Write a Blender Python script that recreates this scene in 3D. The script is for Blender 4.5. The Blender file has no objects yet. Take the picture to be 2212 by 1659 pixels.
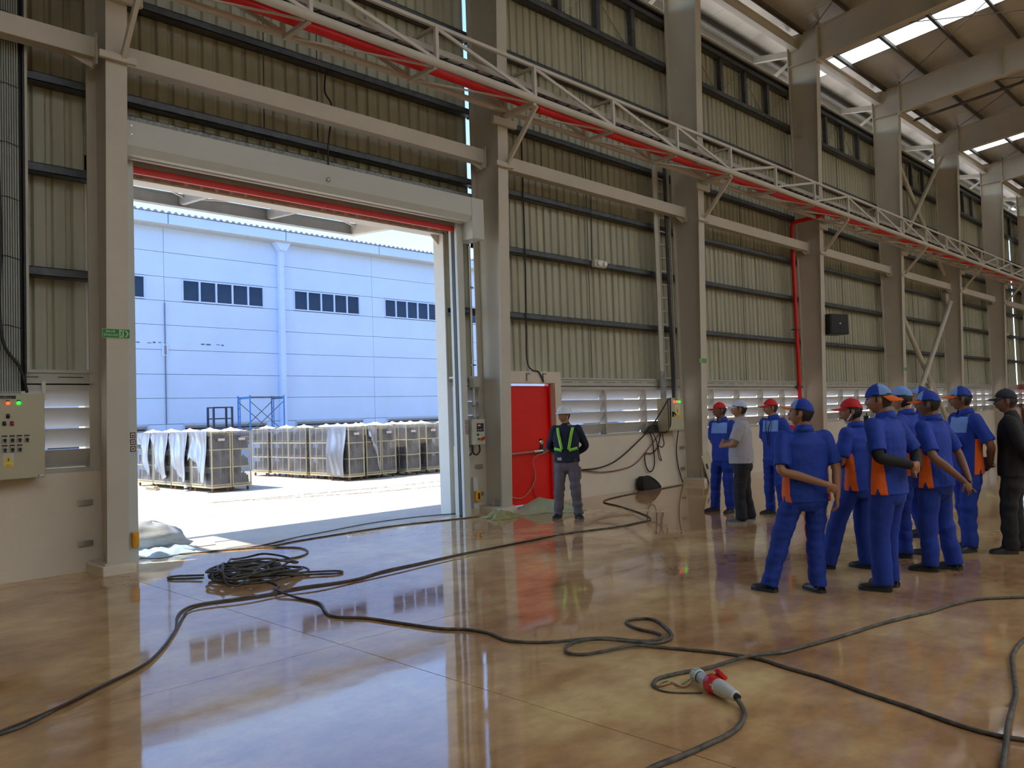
import bpy, bmesh, math, random
from mathutils import Vector, Matrix, noise
import numpy as np
random.seed(7)
sc = bpy.context.scene
col = sc.collection
R = math.radians

# ------------------------------------------------------------------ camera
FPX = 1748.0
YAW, PITCH, ROLL = 0.7892, 0.0396, -0.03343
EYE = Vector((0, 0, 1.6))
def cam_axes(a, b, c):
    f = Vector((math.sin(a) * math.cos(b), math.cos(a) * math.cos(b), math.sin(b)))
    r = Vector((math.cos(a), -math.sin(a), 0)); u = r.cross(f)
    return math.cos(c) * r + math.sin(c) * u, -math.sin(c) * r + math.cos(c) * u, f
cr, cu, cf = cam_axes(YAW, PITCH, ROLL)
cd = bpy.data.cameras.new('camera'); cam = bpy.data.objects.new('camera', cd); col.objects.link(cam)
cam.matrix_world = Matrix(((cr.x, cu.x, -cf.x, EYE.x), (cr.y, cu.y, -cf.y, EYE.y), (cr.z, cu.z, -cf.z, EYE.z), (0, 0, 0, 1)))
cd.sensor_fit = 'HORIZONTAL'; cd.sensor_width = 36; cd.lens = 36 * FPX / 2212
cd.clip_start = .05; cd.clip_end = 600
sc.camera = cam

# ------------------------------------------------------------------ sky, sun, exposure
SUN_TO = Vector((-.47, .26, 1.0)).normalized()
w = bpy.data.worlds.new('sky'); sc.world = w; w.use_nodes = True
nt = w.node_tree; bg = nt.nodes['Background']
st = nt.nodes.new('ShaderNodeTexSky'); st.sky_type = 'NISHITA'; st.sun_disc = False
st.sun_elevation = math.asin(SUN_TO.z); st.sun_rotation = math.atan2(SUN_TO.x, SUN_TO.y)
st.altitude = 1200; st.air_density = 1.0; st.dust_density = .15; st.ozone_density = 5.0
nt.links.new(st.outputs[0], bg.inputs[0]); bg.inputs[1].default_value = .34
sl = bpy.data.lights.new('sun', 'SUN'); sun = bpy.data.objects.new('sun', sl); col.objects.link(sun)
sl.energy = 4.5; sl.angle = R(.53); sl.color = (1.0, .91, .75)
sun.rotation_euler = SUN_TO.to_track_quat('Z', 'Y').to_euler(); sun.location = (0, 20, 40)
sc.view_settings.view_transform = 'Standard'; sc.view_settings.look = 'None'
sc.view_settings.gamma = 1; sc.view_settings.use_curve_mapping = False
sc.view_settings.exposure = 0.72
sc.cycles.max_bounces = 10; sc.cycles.diffuse_bounces = 6; sc.cycles.glossy_bounces = 5
sc.cycles.transparent_max_bounces = 12; sc.cycles.sample_clamp_indirect = 8.0
sc.cycles.caustics_reflective = False; sc.cycles.caustics_refractive = False
sc.cycles.use_denoising = True

# ------------------------------------------------------------------ materials
MATS = {}
def mat(name, c, rough=.55, metal=0.0, var=.10, scale=4.0, bump=0.0, bscale=40.0, spec=.5, c2=None, stretch=None, emit=None, es=0.0, trans=0.0, alpha=1.0):
    if name in MATS: return MATS[name]
    m = bpy.data.materials.new(name); m.use_nodes = True; MATS[name] = m
    n = m.node_tree.nodes; l = m.node_tree.links; p = n['Principled BSDF']
    p.inputs['Roughness'].default_value = rough; p.inputs['Metallic'].default_value = metal
    p.inputs['Specular IOR Level'].default_value = spec
    tc = n.new('ShaderNodeTexCoord'); src = tc.outputs['Object']
    if stretch:
        mp = n.new('ShaderNodeMapping'); mp.inputs['Scale'].default_value = stretch; l.new(src, mp.inputs[0]); src = mp.outputs[0]
    if var > 0 or c2:
        tx = n.new('ShaderNodeTexNoise'); tx.inputs['Scale'].default_value = scale; tx.inputs['Detail'].default_value = 6
        tx.inputs['Roughness'].default_value = .62; l.new(src, tx.inputs['Vector'])
        rp = n.new('ShaderNodeValToRGB'); rp.color_ramp.elements[0].position = .28; rp.color_ramp.elements[1].position = .74
        if c2: a, b = c, c2
        else: a = tuple(v * (1 - var) for v in c); b = tuple(min(1, v * (1 + var)) for v in c)
        rp.color_ramp.elements[0].color = (*a, 1); rp.color_ramp.elements[1].color = (*b, 1)
        l.new(tx.outputs[0], rp.inputs[0]); l.new(rp.outputs[0], p.inputs['Base Color'])
    else: p.inputs['Base Color'].default_value = (*c, 1)
    if bump > 0:
        t2 = n.new('ShaderNodeTexNoise'); t2.inputs['Scale'].default_value = bscale; t2.inputs['Detail'].default_value = 4
        l.new(src, t2.inputs['Vector']); bp = n.new('ShaderNodeBump'); bp.inputs['Strength'].default_value = bump; bp.inputs['Distance'].default_value = .02
        l.new(t2.outputs[0], bp.inputs['Height']); l.new(bp.outputs[0], p.inputs['Normal'])
    if emit: p.inputs['Emission Color'].default_value = (*emit, 1); p.inputs['Emission Strength'].default_value = es
    if trans: p.inputs['Transmission Weight'].default_value = trans
    if alpha < 1: p.inputs['Alpha'].default_value = alpha
    return m
def srgb(r, g, b):
    f = lambda v: (v / 255) / 12.92 if v <= 10 else ((v / 255 + .055) / 1.055) ** 2.4
    return (f(r), f(g), f(b))

# ------------------------------------------------------------------ mesh helpers
class MB:
    def __init__(s): s.v = []; s.f = []
    def add(s, vs, fs):
        o = len(s.v); s.v += [tuple(x) for x in vs]; s.f += [tuple(i + o for i in q) for q in fs]; return s
    def box(s, x0, x1, y0, y1, z0, z1):
        vs = [(x, y, z) for x in (x0, x1) for y in (y0, y1) for z in (z0, z1)]
        return s.add(vs, [(0, 1, 3, 2), (4, 6, 7, 5), (0, 4, 5, 1), (2, 3, 7, 6), (0, 2, 6, 4), (1, 5, 7, 3)])
    def obox(s, c, size, M=None):
        vs = [Vector(((i - .5) * size[0], (j - .5) * size[1], (k - .5) * size[2])) for i in (0, 1) for j in (0, 1) for k in (0, 1)]
        vs = [(M @ q if M else q) + Vector(c) for q in vs]
        return s.add(vs, [(0, 1, 3, 2), (4, 6, 7, 5), (0, 4, 5, 1), (2, 3, 7, 6), (0, 2, 6, 4), (1, 5, 7, 3)])
    def bar(s, p, q, a, b=None, up=(0, 0, 1)):
        b = a if b is None else b
        p, q = Vector(p), Vector(q); d = (q - p).normalized(); u = Vector(up)
        if abs(d.dot(u)) > .98: u = Vector((0, 1, 0))
        sx = d.cross(u).normalized(); su = sx.cross(d).normalized()
        vs = [e + sx * (i * a / 2) + su * (j * b / 2) for e in (p, q) for i, j in ((-1, -1), (1, -1), (1, 1), (-1, 1))]
        return s.add(vs, [(0, 1, 2, 3), (7, 6, 5, 4), (0, 4, 5, 1), (1, 5, 6, 2), (2, 6, 7, 3), (3, 7, 4, 0)])
    def tube(s, pts, r, n=8, cap=True):
        pts = [Vector(p) for p in pts]; k = len(pts); ring = []; pu = None
        rr = r if isinstance(r, (list, tuple)) else [r] * k
        for i in range(k):
            d = (pts[min(i + 1, k - 1)] - pts[max(i - 1, 0)]).normalized()
            if pu is None:
                u = Vector((0, 0, 1)) if abs(d.z) < .9 else Vector((1, 0, 0))
            else: u = pu
            sx = d.cross(u)
            if sx.length < 1e-4: sx = d.orthogonal()
            sx.normalize(); pu = sx.cross(d).normalized()
            ring.append([pts[i] + (sx * math.cos(2 * math.pi * j / n) + pu * math.sin(2 * math.pi * j / n)) * rr[i] for j in range(n)])
        vs = [q for g in ring for q in g]; fs = []
        for i in range(k - 1):
            for j in range(n):
                a = i * n + j; b = i * n + (j + 1) % n; fs.append((a, b, b + n, a + n))
        if cap: fs.append(tuple(range(n - 1, -1, -1))); fs.append(tuple((k - 1) * n + j for j in range(n)))
        return s.add(vs, fs)
    def prism(s, poly, d, org=(0, 0, 0), ax=((1, 0, 0), (0, 0, 1)), nrm=(0, 1, 0)):
        a, b, nn, o = Vector(ax[0]), Vector(ax[1]), Vector(nrm) * d, Vector(org); k = len(poly)
        vs = [o + a * x + b * y for x, y in poly] + [o + a * x + b * y + nn for x, y in poly]
        return s.add(vs, [tuple(range(k)), tuple(range(2 * k - 1, k - 1, -1))] + [(i, i + k, (i + 1) % k + k, (i + 1) % k) for i in range(k)])
    def lathe(s, prof, c=(0, 0, 0), ax=(0, 0, 1), n=16):
        A = Vector(ax).normalized(); u = A.orthogonal().normalized(); v = A.cross(u); c = Vector(c)
        vs = [c + A * z + (u * math.cos(2 * math.pi * j / n) + v * math.sin(2 * math.pi * j / n)) * r for r, z in prof for j in range(n)]
        fs = [(i * n + j, i * n + (j + 1) % n, (i + 1) * n + (j + 1) % n, (i + 1) * n + j) for i in range(len(prof) - 1) for j in range(n)]
        fs.append(tuple(range(n - 1, -1, -1))); fs.append(tuple((len(prof) - 1) * n + j for j in range(n)))
        return s.add(vs, fs)
    def mesh(s, name):
        m = bpy.data.meshes.new(name); m.from_pydata(s.v, [], s.f); m.update(); return m

def put(name, data, m=None, parent=None, smooth=False, label=None, cat=None, group=None, kind=None, loc=None, bevel=0):
    if isinstance(data, MB): data = data.mesh(name)
    o = bpy.data.objects.new(name, data); col.objects.link(o)
    if m is not None and not data.materials: data.materials.append(m)
    if smooth:
        for p in data.polygons: p.use_smooth = True
        if smooth != 'all':
            data.set_sharp_from_angle(angle=R(40))
    if parent is not None: o.parent = parent
    if loc is not None: o.location = loc
    if bevel:
        b = o.modifiers.new('bevel', 'BEVEL'); b.width = bevel; b.segments = 2; b.limit_method = 'ANGLE'
    return tag(o, label, cat, group, kind)
def tag(o, label=None, cat=None, group=None, kind=None):
    if label: o['label'] = label
    if cat: o['category'] = cat
    if group: o['group'] = group
    if kind: o['kind'] = kind
    return o
def root(name, label=None, cat=None, group=None, kind=None, loc=(0, 0, 0), rz=0):
    o = bpy.data.objects.new(name, None); col.objects.link(o); o.location = loc; o.rotation_euler = (0, 0, rz); o.empty_display_size = .2
    return tag(o, label, cat, group, kind)
def copy_tree(o, parent=None):
    c = o.copy(); col.objects.link(c)
    if parent is not None: c.parent = parent
    for ch in list(o.children): copy_tree(ch, c)
    return c
def smooth_path(pts, n=6):
    pts = [Vector(p) for p in pts]; out = []
    for i in range(len(pts) - 1):
        p0 = pts[max(i - 1, 0)]; p1 = pts[i]; p2 = pts[i + 1]; p3 = pts[min(i + 2, len(pts) - 1)]
        for k in range(n):
            t = k / n
            out.append(.5 * ((2 * p1) + (p2 - p0) * t + (2 * p0 - 5 * p1 + 4 * p2 - p3) * t * t + (3 * p1 - p0 - 3 * p2 + p3) * t ** 3))
    out.append(pts[-1]); return out
def text(name, s, size, M, m, parent, depth=.001, align='CENTER', bold=True):
    cu = bpy.data.curves.new(name, 'FONT'); cu.body = s; cu.size = size; cu.extrude = depth; cu.align_x = align; cu.align_y = 'CENTER'
    cu.resolution_u = 2
    if bold: cu.offset = size * .018
    o = bpy.data.objects.new(name, cu); col.objects.link(o); o.matrix_world = M
    dg = bpy.context.evaluated_depsgraph_get(); me = bpy.data.meshes.new_from_object(o.evaluated_get(dg)); me.transform(M)
    bpy.data.objects.remove(o); me.materials.clear(); me.materials.append(m)
    return put(name, me, None, parent)
# frame for text / flat marks on a wall facing -Y at point p
def faceY(p): return Matrix(((1, 0, 0, p[0]), (0, 0, -1, p[1]), (0, 1, 0, p[2]), (0, 0, 0, 1)))
# ------------------------------------------------------------------ palette
M_FRAME = mat('painted_steel_warm_grey', (.56, .52, .44), .5, var=.06, scale=1.5)
M_WHITE = mat('painted_steel_white', (.62, .60, .55), .45, var=.05, scale=2)
M_CLAD = mat('cladding_olive_grey', (.43, .425, .315), .42, var=.18, scale=1.3, stretch=(3, 1, .25))
M_GIRT = mat('galvanised_dark', (.085, .095, .11), .5, metal=.3, var=.35, scale=9)
M_GIRT2 = mat('galvanised_speckled', (.10, .11, .12), .5, metal=.2, c2=(.42, .43, .42), scale=26)
M_PLASTER = mat('low_wall_paint', (.68, .61, .50), .75, var=.07, scale=1.2, bump=.15, bscale=14)
M_BLADE = mat('louvre_white', (.60, .59, .58), .4, var=.05)
M_TRIM = mat('flashing_grey', (.46, .45, .40), .5, var=.07)
M_RED = mat('red_paint', (.70, .006, .005), .38, var=.10, scale=2.5)
M_SHRED = mat('shutter_red', (.70, .025, .010), .4, var=.06)
M_SHGREY = mat('shutter_grey', (.36, .36, .35), .45, var=.05)
M_HOUSE = mat('housing_grey', (.55, .57, .54), .45, var=.04, scale=1)
M_BLACK = mat('black_plastic', (.012, .012, .013), .5, var=.2)
M_RUBBER = mat('black_rubber', (.022, .021, .020), .55, var=.3, scale=30)
M_FOIL = mat('roof_foil', (.62, .60, .56), .38, metal=.35, var=.10, scale=.9, bump=.55, bscale=2.2, stretch=(1, .35, 1))
M_PURLIN = mat('purlin_dark', (.11, .105, .095), .6, var=.25, scale=6)
M_PANELBOX = mat('cabinet_beige', (.46, .43, .31), .45, var=.04)
M_YEL = mat('sensor_yellow', (.75, .33, .01), .45, var=.08)
M_SIGNG = mat('sign_green', (.0, .22, .035), .45, var=.05)
M_SIGNW = mat('sign_pale', (.45, .62, .36), .5, var=.03)
M_CHROME = mat('chrome', (.62, .61, .58), .25, metal=.9, var=.05)
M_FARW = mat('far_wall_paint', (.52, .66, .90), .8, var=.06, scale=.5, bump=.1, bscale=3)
M_GLASS = mat('dark_glass', (.015, .045, .11), .12, var=.3, scale=.5, spec=.7)
M_YARD = mat('yard_concrete', (.46, .40, .33), .85, c2=(.62, .56, .47), scale=.8, bump=.25, bscale=9)

# floor material: polished brown concrete
def floor_material():
    m = bpy.data.materials.new('polished_concrete'); m.use_nodes = True; n = m.node_tree.nodes; l = m.node_tree.links; p = n['Principled BSDF']
    tc = n.new('ShaderNodeTexCoord')
    def nz(sc_, det, st_=(1, 1, 1), rough=.6):
        mp = n.new('ShaderNodeMapping'); mp.inputs['Scale'].default_value = st_; l.new(tc.outputs['Object'], mp.inputs[0])
        t = n.new('ShaderNodeTexNoise'); t.inputs['Scale'].default_value = sc_; t.inputs['Detail'].default_value = det; t.inputs['Roughness'].default_value = rough
        l.new(mp.outputs[0], t.inputs['Vector']); return t.outputs[0]
    a = nz(.55, 5); b = nz(3.2, 8, (1, 1.6, 1), .7); c = nz(16, 6, (1, 2.5, 1), .75)
    r1 = n.new('ShaderNodeValToRGB'); e = r1.color_ramp.elements
    e[0].position = .36; e[0].color = (.36, .185, .085, 1); e[1].position = .64; e[1].color = (.72, .53, .26, 1)
    e2 = r1.color_ramp.elements.new(.5); e2.color = (.54, .33, .16, 1); l.new(a, r1.inputs[0])
    mx = n.new('ShaderNodeMix'); mx.data_type = 'RGBA'; mx.blend_type = 'OVERLAY'; mx.inputs[0].default_value = .55
    l.new(r1.outputs[0], mx.inputs[6]); r2 = n.new('ShaderNodeValToRGB'); r2.color_ramp.elements[0].position = .3; r2.color_ramp.elements[1].position = .72
    r2.color_ramp.elements[0].color = (.26, .26, .26, 1); r2.color_ramp.elements[1].color = (.70, .69, .66, 1); l.new(b, r2.inputs[0]); l.new(r2.outputs[0], mx.inputs[7])
    # fine scratches
    r3 = n.new('ShaderNodeValToRGB'); r3.color_ramp.elements[0].position = .66; r3.color_ramp.elements[1].position = .80
    r3.color_ramp.elements[0].color = (0, 0, 0, 1); r3.color_ramp.elements[1].color = (.5, .5, .5, 1); l.new(c, r3.inputs[0])
    mx2 = n.new('ShaderNodeMix'); mx2.data_type = 'RGBA'; l.new(r3.outputs[0], mx2.inputs[0]); l.new(mx.outputs[2], mx2.inputs[6]); mx2.inputs[7].default_value = (.33, .28, .20, 1)
    l.new(mx2.outputs[2], p.inputs['Base Color'])
    mr = n.new('ShaderNodeMapRange'); mr.inputs[1].default_value = .3; mr.inputs[2].default_value = .75; mr.inputs[3].default_value = .02; mr.inputs[4].default_value = .09
    l.new(b, mr.inputs[0]); l.new(mr.outputs[0], p.inputs['Roughness'])
    p.inputs['Specular IOR Level'].default_value = .5; p.inputs['IOR'].default_value = 1.72
    bp = n.new('ShaderNodeBump'); bp.inputs['Strength'].default_value = .02; bp.inputs['Distance'].default_value = .05
    l.new(nz(1.5, 2), bp.inputs['Height']); l.new(bp.outputs[0], p.inputs['Normal'])
    return m
M_FLOOR = floor_material()

XC = [3.3 + 6.1 * k for k in range(-2, 9)]      # column lines; XC[2] is the first one in view
EAVE_Y, ROOF_Z0, SLOPE = 11.35, 12.16, .09
def roof_z(y): return ROOF_Z0 + SLOPE * (9.3 - y)

# ------------------------------------------------------------------ floor (slabs with recessed joints) and yard
fl = root('floor', kind='structure', label='polished brown concrete floor of the hall with thin saw-cut joints')
jx = [3.27 + 6.1 * k for k in range(-3, 10)]; jy = [-25.4, -20.3, -15.2, -10.1, -5.0, .05, 5.07, 10.12]
g = .006
for i in range(len(jx) - 1):
    for j in range(len(jy) - 1):
        x0, x1 = jx[i] + g / 2, jx[i + 1] - g / 2; y0, y1 = jy[j] + g / 2, jy[j + 1] - g / 2
        put('floor_slab', MB().box(x0, x1, y0, y1, -.12, 0), M_FLOOR, fl)
put('floor_bed', MB().box(jx[0], jx[-1], jy[0], jy[-1], -.3, -.012), mat('joint_grout', (.20, .15, .10), .9), fl)
yd = root('ground', kind='structure', label='pale sunlit concrete yard outside the roller door')
random.seed(3)
ys = [10.125, 14.0, 18.0, 22.0, 26.0, 30.4]; xs_ = [-20, -14, -8, -2, 4, 10, 16, 22, 28, 34, 40, 46, 52, 58, 64, 70]
for i in range(len(xs_) - 1):
    for j in range(len(ys) - 1):
        put('yard_slab', MB().box(xs_[i] + .006, xs_[i + 1] - .006, ys[j] + .006, ys[j + 1] - .006, -.15, -.004 - .002 * random.random()), M_YARD, yd)
put('yard_bed', MB().box(-120, 150, 10.12, 140, -.4, -.03), mat('yard_bed_concrete', (.52, .46, .37), .9, var=.1, scale=.3), yd)
put('apron', MB().box(-120, 150, -140, -25.4, -.4, -.03), mat('yard_bed_concrete', (.5, .45, .38)), yd)
put('apron_side', MB().box(-120, jx[0], -25.4, 10.12, -.4, -.03), mat('yard_bed_concrete', (.5, .45, .38)), yd)
put('apron_end', MB().box(jx[-1], 150, -25.4, 10.12, -.4, -.03), mat('yard_bed_concrete', (.5, .45, .38)), yd)

# ------------------------------------------------------------------ wall with cladding sheets, girts, low wall
wb = root('wall_back', kind='structure', label='olive grey ribbed steel side wall on a low white wall')
DX0, DX1 = 3.62, 8.71        # roller door opening
RX0, RX1 = 9.70, 11.19       # red door opening
def sheet_mesh(wd, z0, z1):
    nrib = max(1, round(wd / .203)); p = wd / nrib; prof = []
    for i in range(nrib):
        b = i * p; prof += [(b, .0), (b + p * .56, .0), (b + p * .68, .036), (b + p * .88, .036)]
    prof.append((wd, 0.0)); t = .004; mb = MB(); k = len(prof)
    vs = [(x, y, z0) for x, y in prof] + [(x, y, z1) for x, y in prof] + [(x, y + t, z0) for x, y in prof] + [(x, y + t, z1) for x, y in prof]
    fs = [(i, i + 1, i + 1 + k, i + k) for i in range(k - 1)] + [(2 * k + i, 3 * k + i, 3 * k + i + 1, 2 * k + i + 1) for i in range(k - 1)]
    return mb.add(vs, fs).mesh('cladding_sheet')
def sheets(x0, x1, z0, z1):
    n = max(1, round((x1 - x0) / 1.015)); wd = (x1 - x0) / n; me = sheet_mesh(wd + .012, z0, z1)
    for i in range(n): put('cladding_sheet', me, M_CLAD, wb, loc=(x0 + i * wd, 10.26 + (.006 if i % 2 else 0), 0))
ZT = 10.55
for k in range(len(XC) - 1):
    a, b = XC[k], XC[k + 1]
    if k == 2: sheets(a, b, 4.72, ZT); sheets(8.85, b, 2.2, 4.72)
    elif k == 3: sheets(a + .1, RX1 + .17, 2.38, ZT); sheets(RX1 + .17, b, 2.2, ZT)
    elif k == 8: sheets(a, 45.0, 2.2, ZT); sheets(45.22, b, 2.2, ZT)      # the open seam that lets in a slit of daylight
    else: sheets(a, b, 2.2, ZT)
def girt(x0, x1, z, m=None, d=.19, h=.10, y=10.06):
    mb = MB(); mb.box(x0, x1, y, y + .008, z - h / 2, z + h / 2); mb.box(x0, x1, y, y + d, z + h / 2 - .008, z + h / 2); mb.box(x0, x1, y, y + d, z - h / 2, z - h / 2 + .008)
    mb.box(x0, x1, y + d - .008, y + d, z - h / 2, z + h / 2)
    put('girt', mb, m or M_GIRT, wb)
for k in range(len(XC) - 1):
    a, b = XC[k] + .02, XC[k + 1] - .02
    for z in (3.40, 4.58, 5.62, 6.84, 8.17, 9.40, 10.40):
        if k == 2 and z in (3.40, 4.58): continue
        girt(a, b, z, h=.12 if z > 8 else .10)
    if k == 2: girt(a, b, 5.36, M_GIRT2, h=.11)
    if k == 2: girt(8.85, 9.30, 3.4); 
    # clerestory posts with thin diagonals
    n = 5; st_ = (b - a) / n
    for i in range(1, n):
        put('girt_post', MB().box(a + i * st_ - .06, a + i * st_ + .06, 10.09, 10.2, 9.46, 10.34), M_GIRT, wb)
    for i in range(n):
        p, q = (a + i * st_ + .06, 9.48), (a + (i + 1) * st_ - .06, 10.32)
        if i % 2: p, q = (p[0], q[1]), (q[0], p[1])
        put('girt_brace', MB().bar((p[0], 10.21, p[1]), (q[0], 10.21, q[1]), .03, .012), M_TRIM, wb)
    # sag rods
    for f in (.5,) if k != 2 else (.36, .5):
        x = a + (b - a) * f
        put('sag_rod', MB().tube([(x, 10.12, 5.4 if k == 2 else 2.2), (x + .05, 10.12, 10.4)], .009, 6), M_GIRT, wb)
put('wall_cap', MB().box(XC[0], 52.1, 10.05, 10.34, ZT - .01, ZT + .09), M_GIRT, wb)
put('wall_cap_trim', MB().box(XC[0], 52.1, 10.02, 10.05, ZT + .02, ZT + .05), M_TRIM, wb)

# low wall, sill band, louvre banks
def lowwall(x0, x1): put('low_wall', MB().box(x0, x1, 10.0, 10.2, -.02, 1.13), M_PLASTER, wb, bevel=.008)
def sill(x0, x1):
    mb = MB().box(x0, x1, 10.0, 10.26, 2.255, 2.29); mb.box(x0, x1, 10.02, 10.05, 2.15, 2.26); mb.box(x0, x1, 9.99, 10.05, 2.135, 2.155)
    put('sill_flashing', mb, M_TRIM, wb)
    n = int((x1 - x0) / .45); sl_ = MB()
    for i in range(n):
        xx = x0 + (i + .2) * (x1 - x0) / n; sl_.box(xx, xx + .26, 10.014, 10.021, 2.205, 2.212)
    put('sill_slot', sl_, M_BLACK, wb)
    put('sill_gap', MB().box(x0, x1, 10.05, 10.07, 2.10, 2.14), M_BLACK, wb)
WHERE = ['', 'far left behind the camera', 'left of the roller door behind the beige switch cabinet', 'in the narrow strip right of the roller door', 'right of the red door behind the helmeted man',
         'behind the red-capped and white-capped men', 'beyond the column with the red pipe', 'between the crossed brace pipes', 'just past the crossed brace pipes', 'last before the daylight slit', 'hidden beyond the last column']
def louvres(x0, x1, k):
    rt = root('louvre_bank', 'white slatted louvre vent ' + (WHERE[k] or 'along the low wall out of view, bay %d' % k), 'vent', 'louvre vents above the low wall', loc=(x0, 10.06, 1.13))
    L = x1 - x0
    fr = MB().box(0, L, -.05, .12, .93, .99); fr.box(0, L, -.05, .12, 0, .05); fr.box(0, .04, -.04, .12, .05, .93); fr.box(L - .04, L, -.04, .12, .05, .93)
    put('frame', fr, M_TRIM, rt)
    n = max(1, round(L / 1.25)); mm = MB().box(-.02, .02, -.05, .10, .05, .93).mesh('mullion')
    for i in range(1, n): put('mullion', mm, M_TRIM, rt, loc=(i * L / n, 0, 0))
    bw = L / n - .05
    M = Matrix.Rotation(R(-52), 3, 'X')
    bl = MB().obox((0, 0, 0), (bw, .27, .008), M).mesh('blade'); bl2 = MB().box(-bw / 2, bw / 2, -.006, .006, -.012, .012).mesh('blade_lip')
    for i in range(n):
        for j in range(4):
            z = .155 + j * .235
            put('blade', bl, M_BLADE, rt, loc=((i + .5) * L / n, .05, z))
for k in range(len(XC) - 1):
    a, b = XC[k] + .08, XC[k + 1] - .08
    if b - a < .5: continue
    if k == 2:
        lowwall(8.85, XC[3] - .002); sill(8.85, 9.30); louvres(8.85, 9.32, 3)
    elif k == 3:
        lowwall(RX1 + .17, XC[4] - .002); sill(RX1 + .17, b); louvres(RX1 + .17, b - .0, 4)
    else:
        lowwall(XC[k] + .002, XC[k + 1] - .002); sill(a, b); louvres(a, b, k + 1)

# end wall with the bright corner slit beside it
we = root('wall_end', kind='structure', label='dark ribbed end wall of the hall')
n = 35
me = sheet_mesh(1.02, .0, 13.5)
for i in range(n):
    o = put('cladding_sheet', me, M_CLAD, we, loc=(52.3 + (i % 2) * .006, 10.24 - i * 1.006, 0)); o.rotation_euler = (0, 0, R(-90))
for z in (1.2, 3.4, 4.6, 5.8, 7, 8.2, 9.4): put('girt', MB().box(52.1, 52.29, -25, 10.05, z - .05, z + .05), M_GIRT, we)

wf_ = root('wall_front', kind='structure', label='ribbed steel wall on the opposite side of the hall behind the viewer')
me = sheet_mesh(1.02, 0, 11.6)
for i in range(61):
    o = put('cladding_sheet', me, M_CLAD, wf_, loc=(-8.9 + (i + 1) * 1.006, -25.2, 0)); o.rotation_euler = (0, 0, math.pi)
wl_ = root('wall_left', kind='structure', label='ribbed steel end wall of the hall to the left of the view')
for i in range(36):
    o = put('cladding_sheet', me, M_CLAD, wl_, loc=(-8.88, -25.2 + i * 1.006, 0)); o.rotation_euler = (0, 0, R(90))
# ------------------------------------------------------------------ ceiling: roof sheets, purlins, skylights
ce = root('ceiling', kind='structure', label='foil-lined steel roof with dark purlins and bright skylight strips')
RIDGE = -6.5; FAR_Y = -25.3
SKY = [(-13.0, -12.0), (-.4, .6), (11.6, 12.6), (24.15, 25.15), (37.2, 38.2), (50.0, 51.0)]
cuts = [XC[0]] + [v for s in SKY for v in s] + [52.5]
roofz = lambda y: roof_z(y) if y > RIDGE else roof_z(RIDGE) - SLOPE * (RIDGE - y)
def roof_strip(x0, x1, y0, y1, mm, nm, t=.05):
    z0, z1 = roofz(y0), roofz(y1)
    vs = [(x0, y0, z0), (x1, y0, z0), (x1, y1, z1), (x0, y1, z1)]; vs += [(x, y, z + t) for x, y, z in vs]
    put(nm, MB().add(vs, [(3, 2, 1, 0), (4, 5, 6, 7), (0, 1, 5, 4), (1, 2, 6, 5), (2, 3, 7, 6), (3, 0, 4, 7)]), mm, ce)
def skymat():
    m = bpy.data.materials.new('skylight_or_fill_sheet'); m.use_nodes = True; n = m.node_tree.nodes; l = m.node_tree.links
    tr = n.new('ShaderNodeBsdfTranslucent'); tr.inputs[0].default_value = (.97, .95, .88, 1); tp = n.new('ShaderNodeBsdfTransparent'); tp.inputs[0].default_value = (.9, .92, .92, 1)
    mx = n.new('ShaderNodeMixShader'); mx.inputs[0].default_value = .10; l.new(tr.outputs[0], mx.inputs[1]); l.new(tp.outputs[0], mx.inputs[2]); l.new(mx.outputs[0], n['Material Output'].inputs[0]); return m
M_SKY = skymat()
for i in range(len(cuts) - 1):
    x0, x1 = cuts[i], cuts[i + 1]; issky = any(abs(x0 - s[0]) < .01 for s in SKY)
    if x1 - x0 < .05: continue
    if issky:
        roof_strip(x0, x1, EAVE_Y, RIDGE, M_SKY, 'skylight_or_fill_sheet', .01); roof_strip(x0, x1, RIDGE, FAR_Y, M_SKY, 'skylight_or_fill_sheet', .01)
        for e in (x0, x1): roof_strip(e - .03, e + .03, EAVE_Y, RIDGE, M_TRIM, 'skylight_edge', .06)
    else:
        nn = max(1, round((x1 - x0) / 1.05)); ww = (x1 - x0) / nn
        for j in range(nn):
            roof_strip(x0 + j * ww + .004, x0 + (j + 1) * ww - .004, EAVE_Y, RIDGE, M_FOIL, 'roof_sheet', .05)
            roof_strip(x0 + j * ww + .004, x0 + (j + 1) * ww - .004, RIDGE, FAR_Y, *((M_SKY, 'skylight_or_fill_sheet', .01) if j % 8 != 3 else (M_FOIL, 'roof_sheet', .05)))  # unseen far slope: translucent sheets added to brighten the hall
y = 10.95; PY = []
while y > FAR_Y: PY.append(y); y -= 1.3
for y in PY:
    z = roofz(y); mb = MB()
    mb.box(XC[0], 52.3, y - .004, y + .004, z - .2, z - .004); mb.box(XC[0], 52.3, y - .07, y, z - .2, z - .19); mb.box(XC[0], 52.3, y, y + .07, z - .012, z - .004)
    mb.box(XC[0], 52.3, y - .07, y - .062, z - .2, z - .175)
    put('purlin', mb, M_PURLIN, ce)
# eave overhang: edge beam, hanging screen with white posts
put('eave_beam', MB().box(XC[0], 52.3, 11.10, 11.2, 11.60, 11.78), M_WHITE, ce)
put('eave_fascia', MB().box(XC[0], 52.3, 11.33, 11.36, 11.7, 12.03), M_FOIL, ce)
put('eave_screen', MB().box(XC[0], 52.3, 11.24, 11.27, 11.05, 11.66), mat('screen_blue_grey', (.10, .13, .19), .5), ce)
pm = MB().box(-.02, .02, 11.20, 11.24, 11.05, 11.62).mesh('screen_post')
for i in range(64): put('screen_post', pm, M_WHITE, ce, loc=(14 + i * .48, 0, 0))
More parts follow.
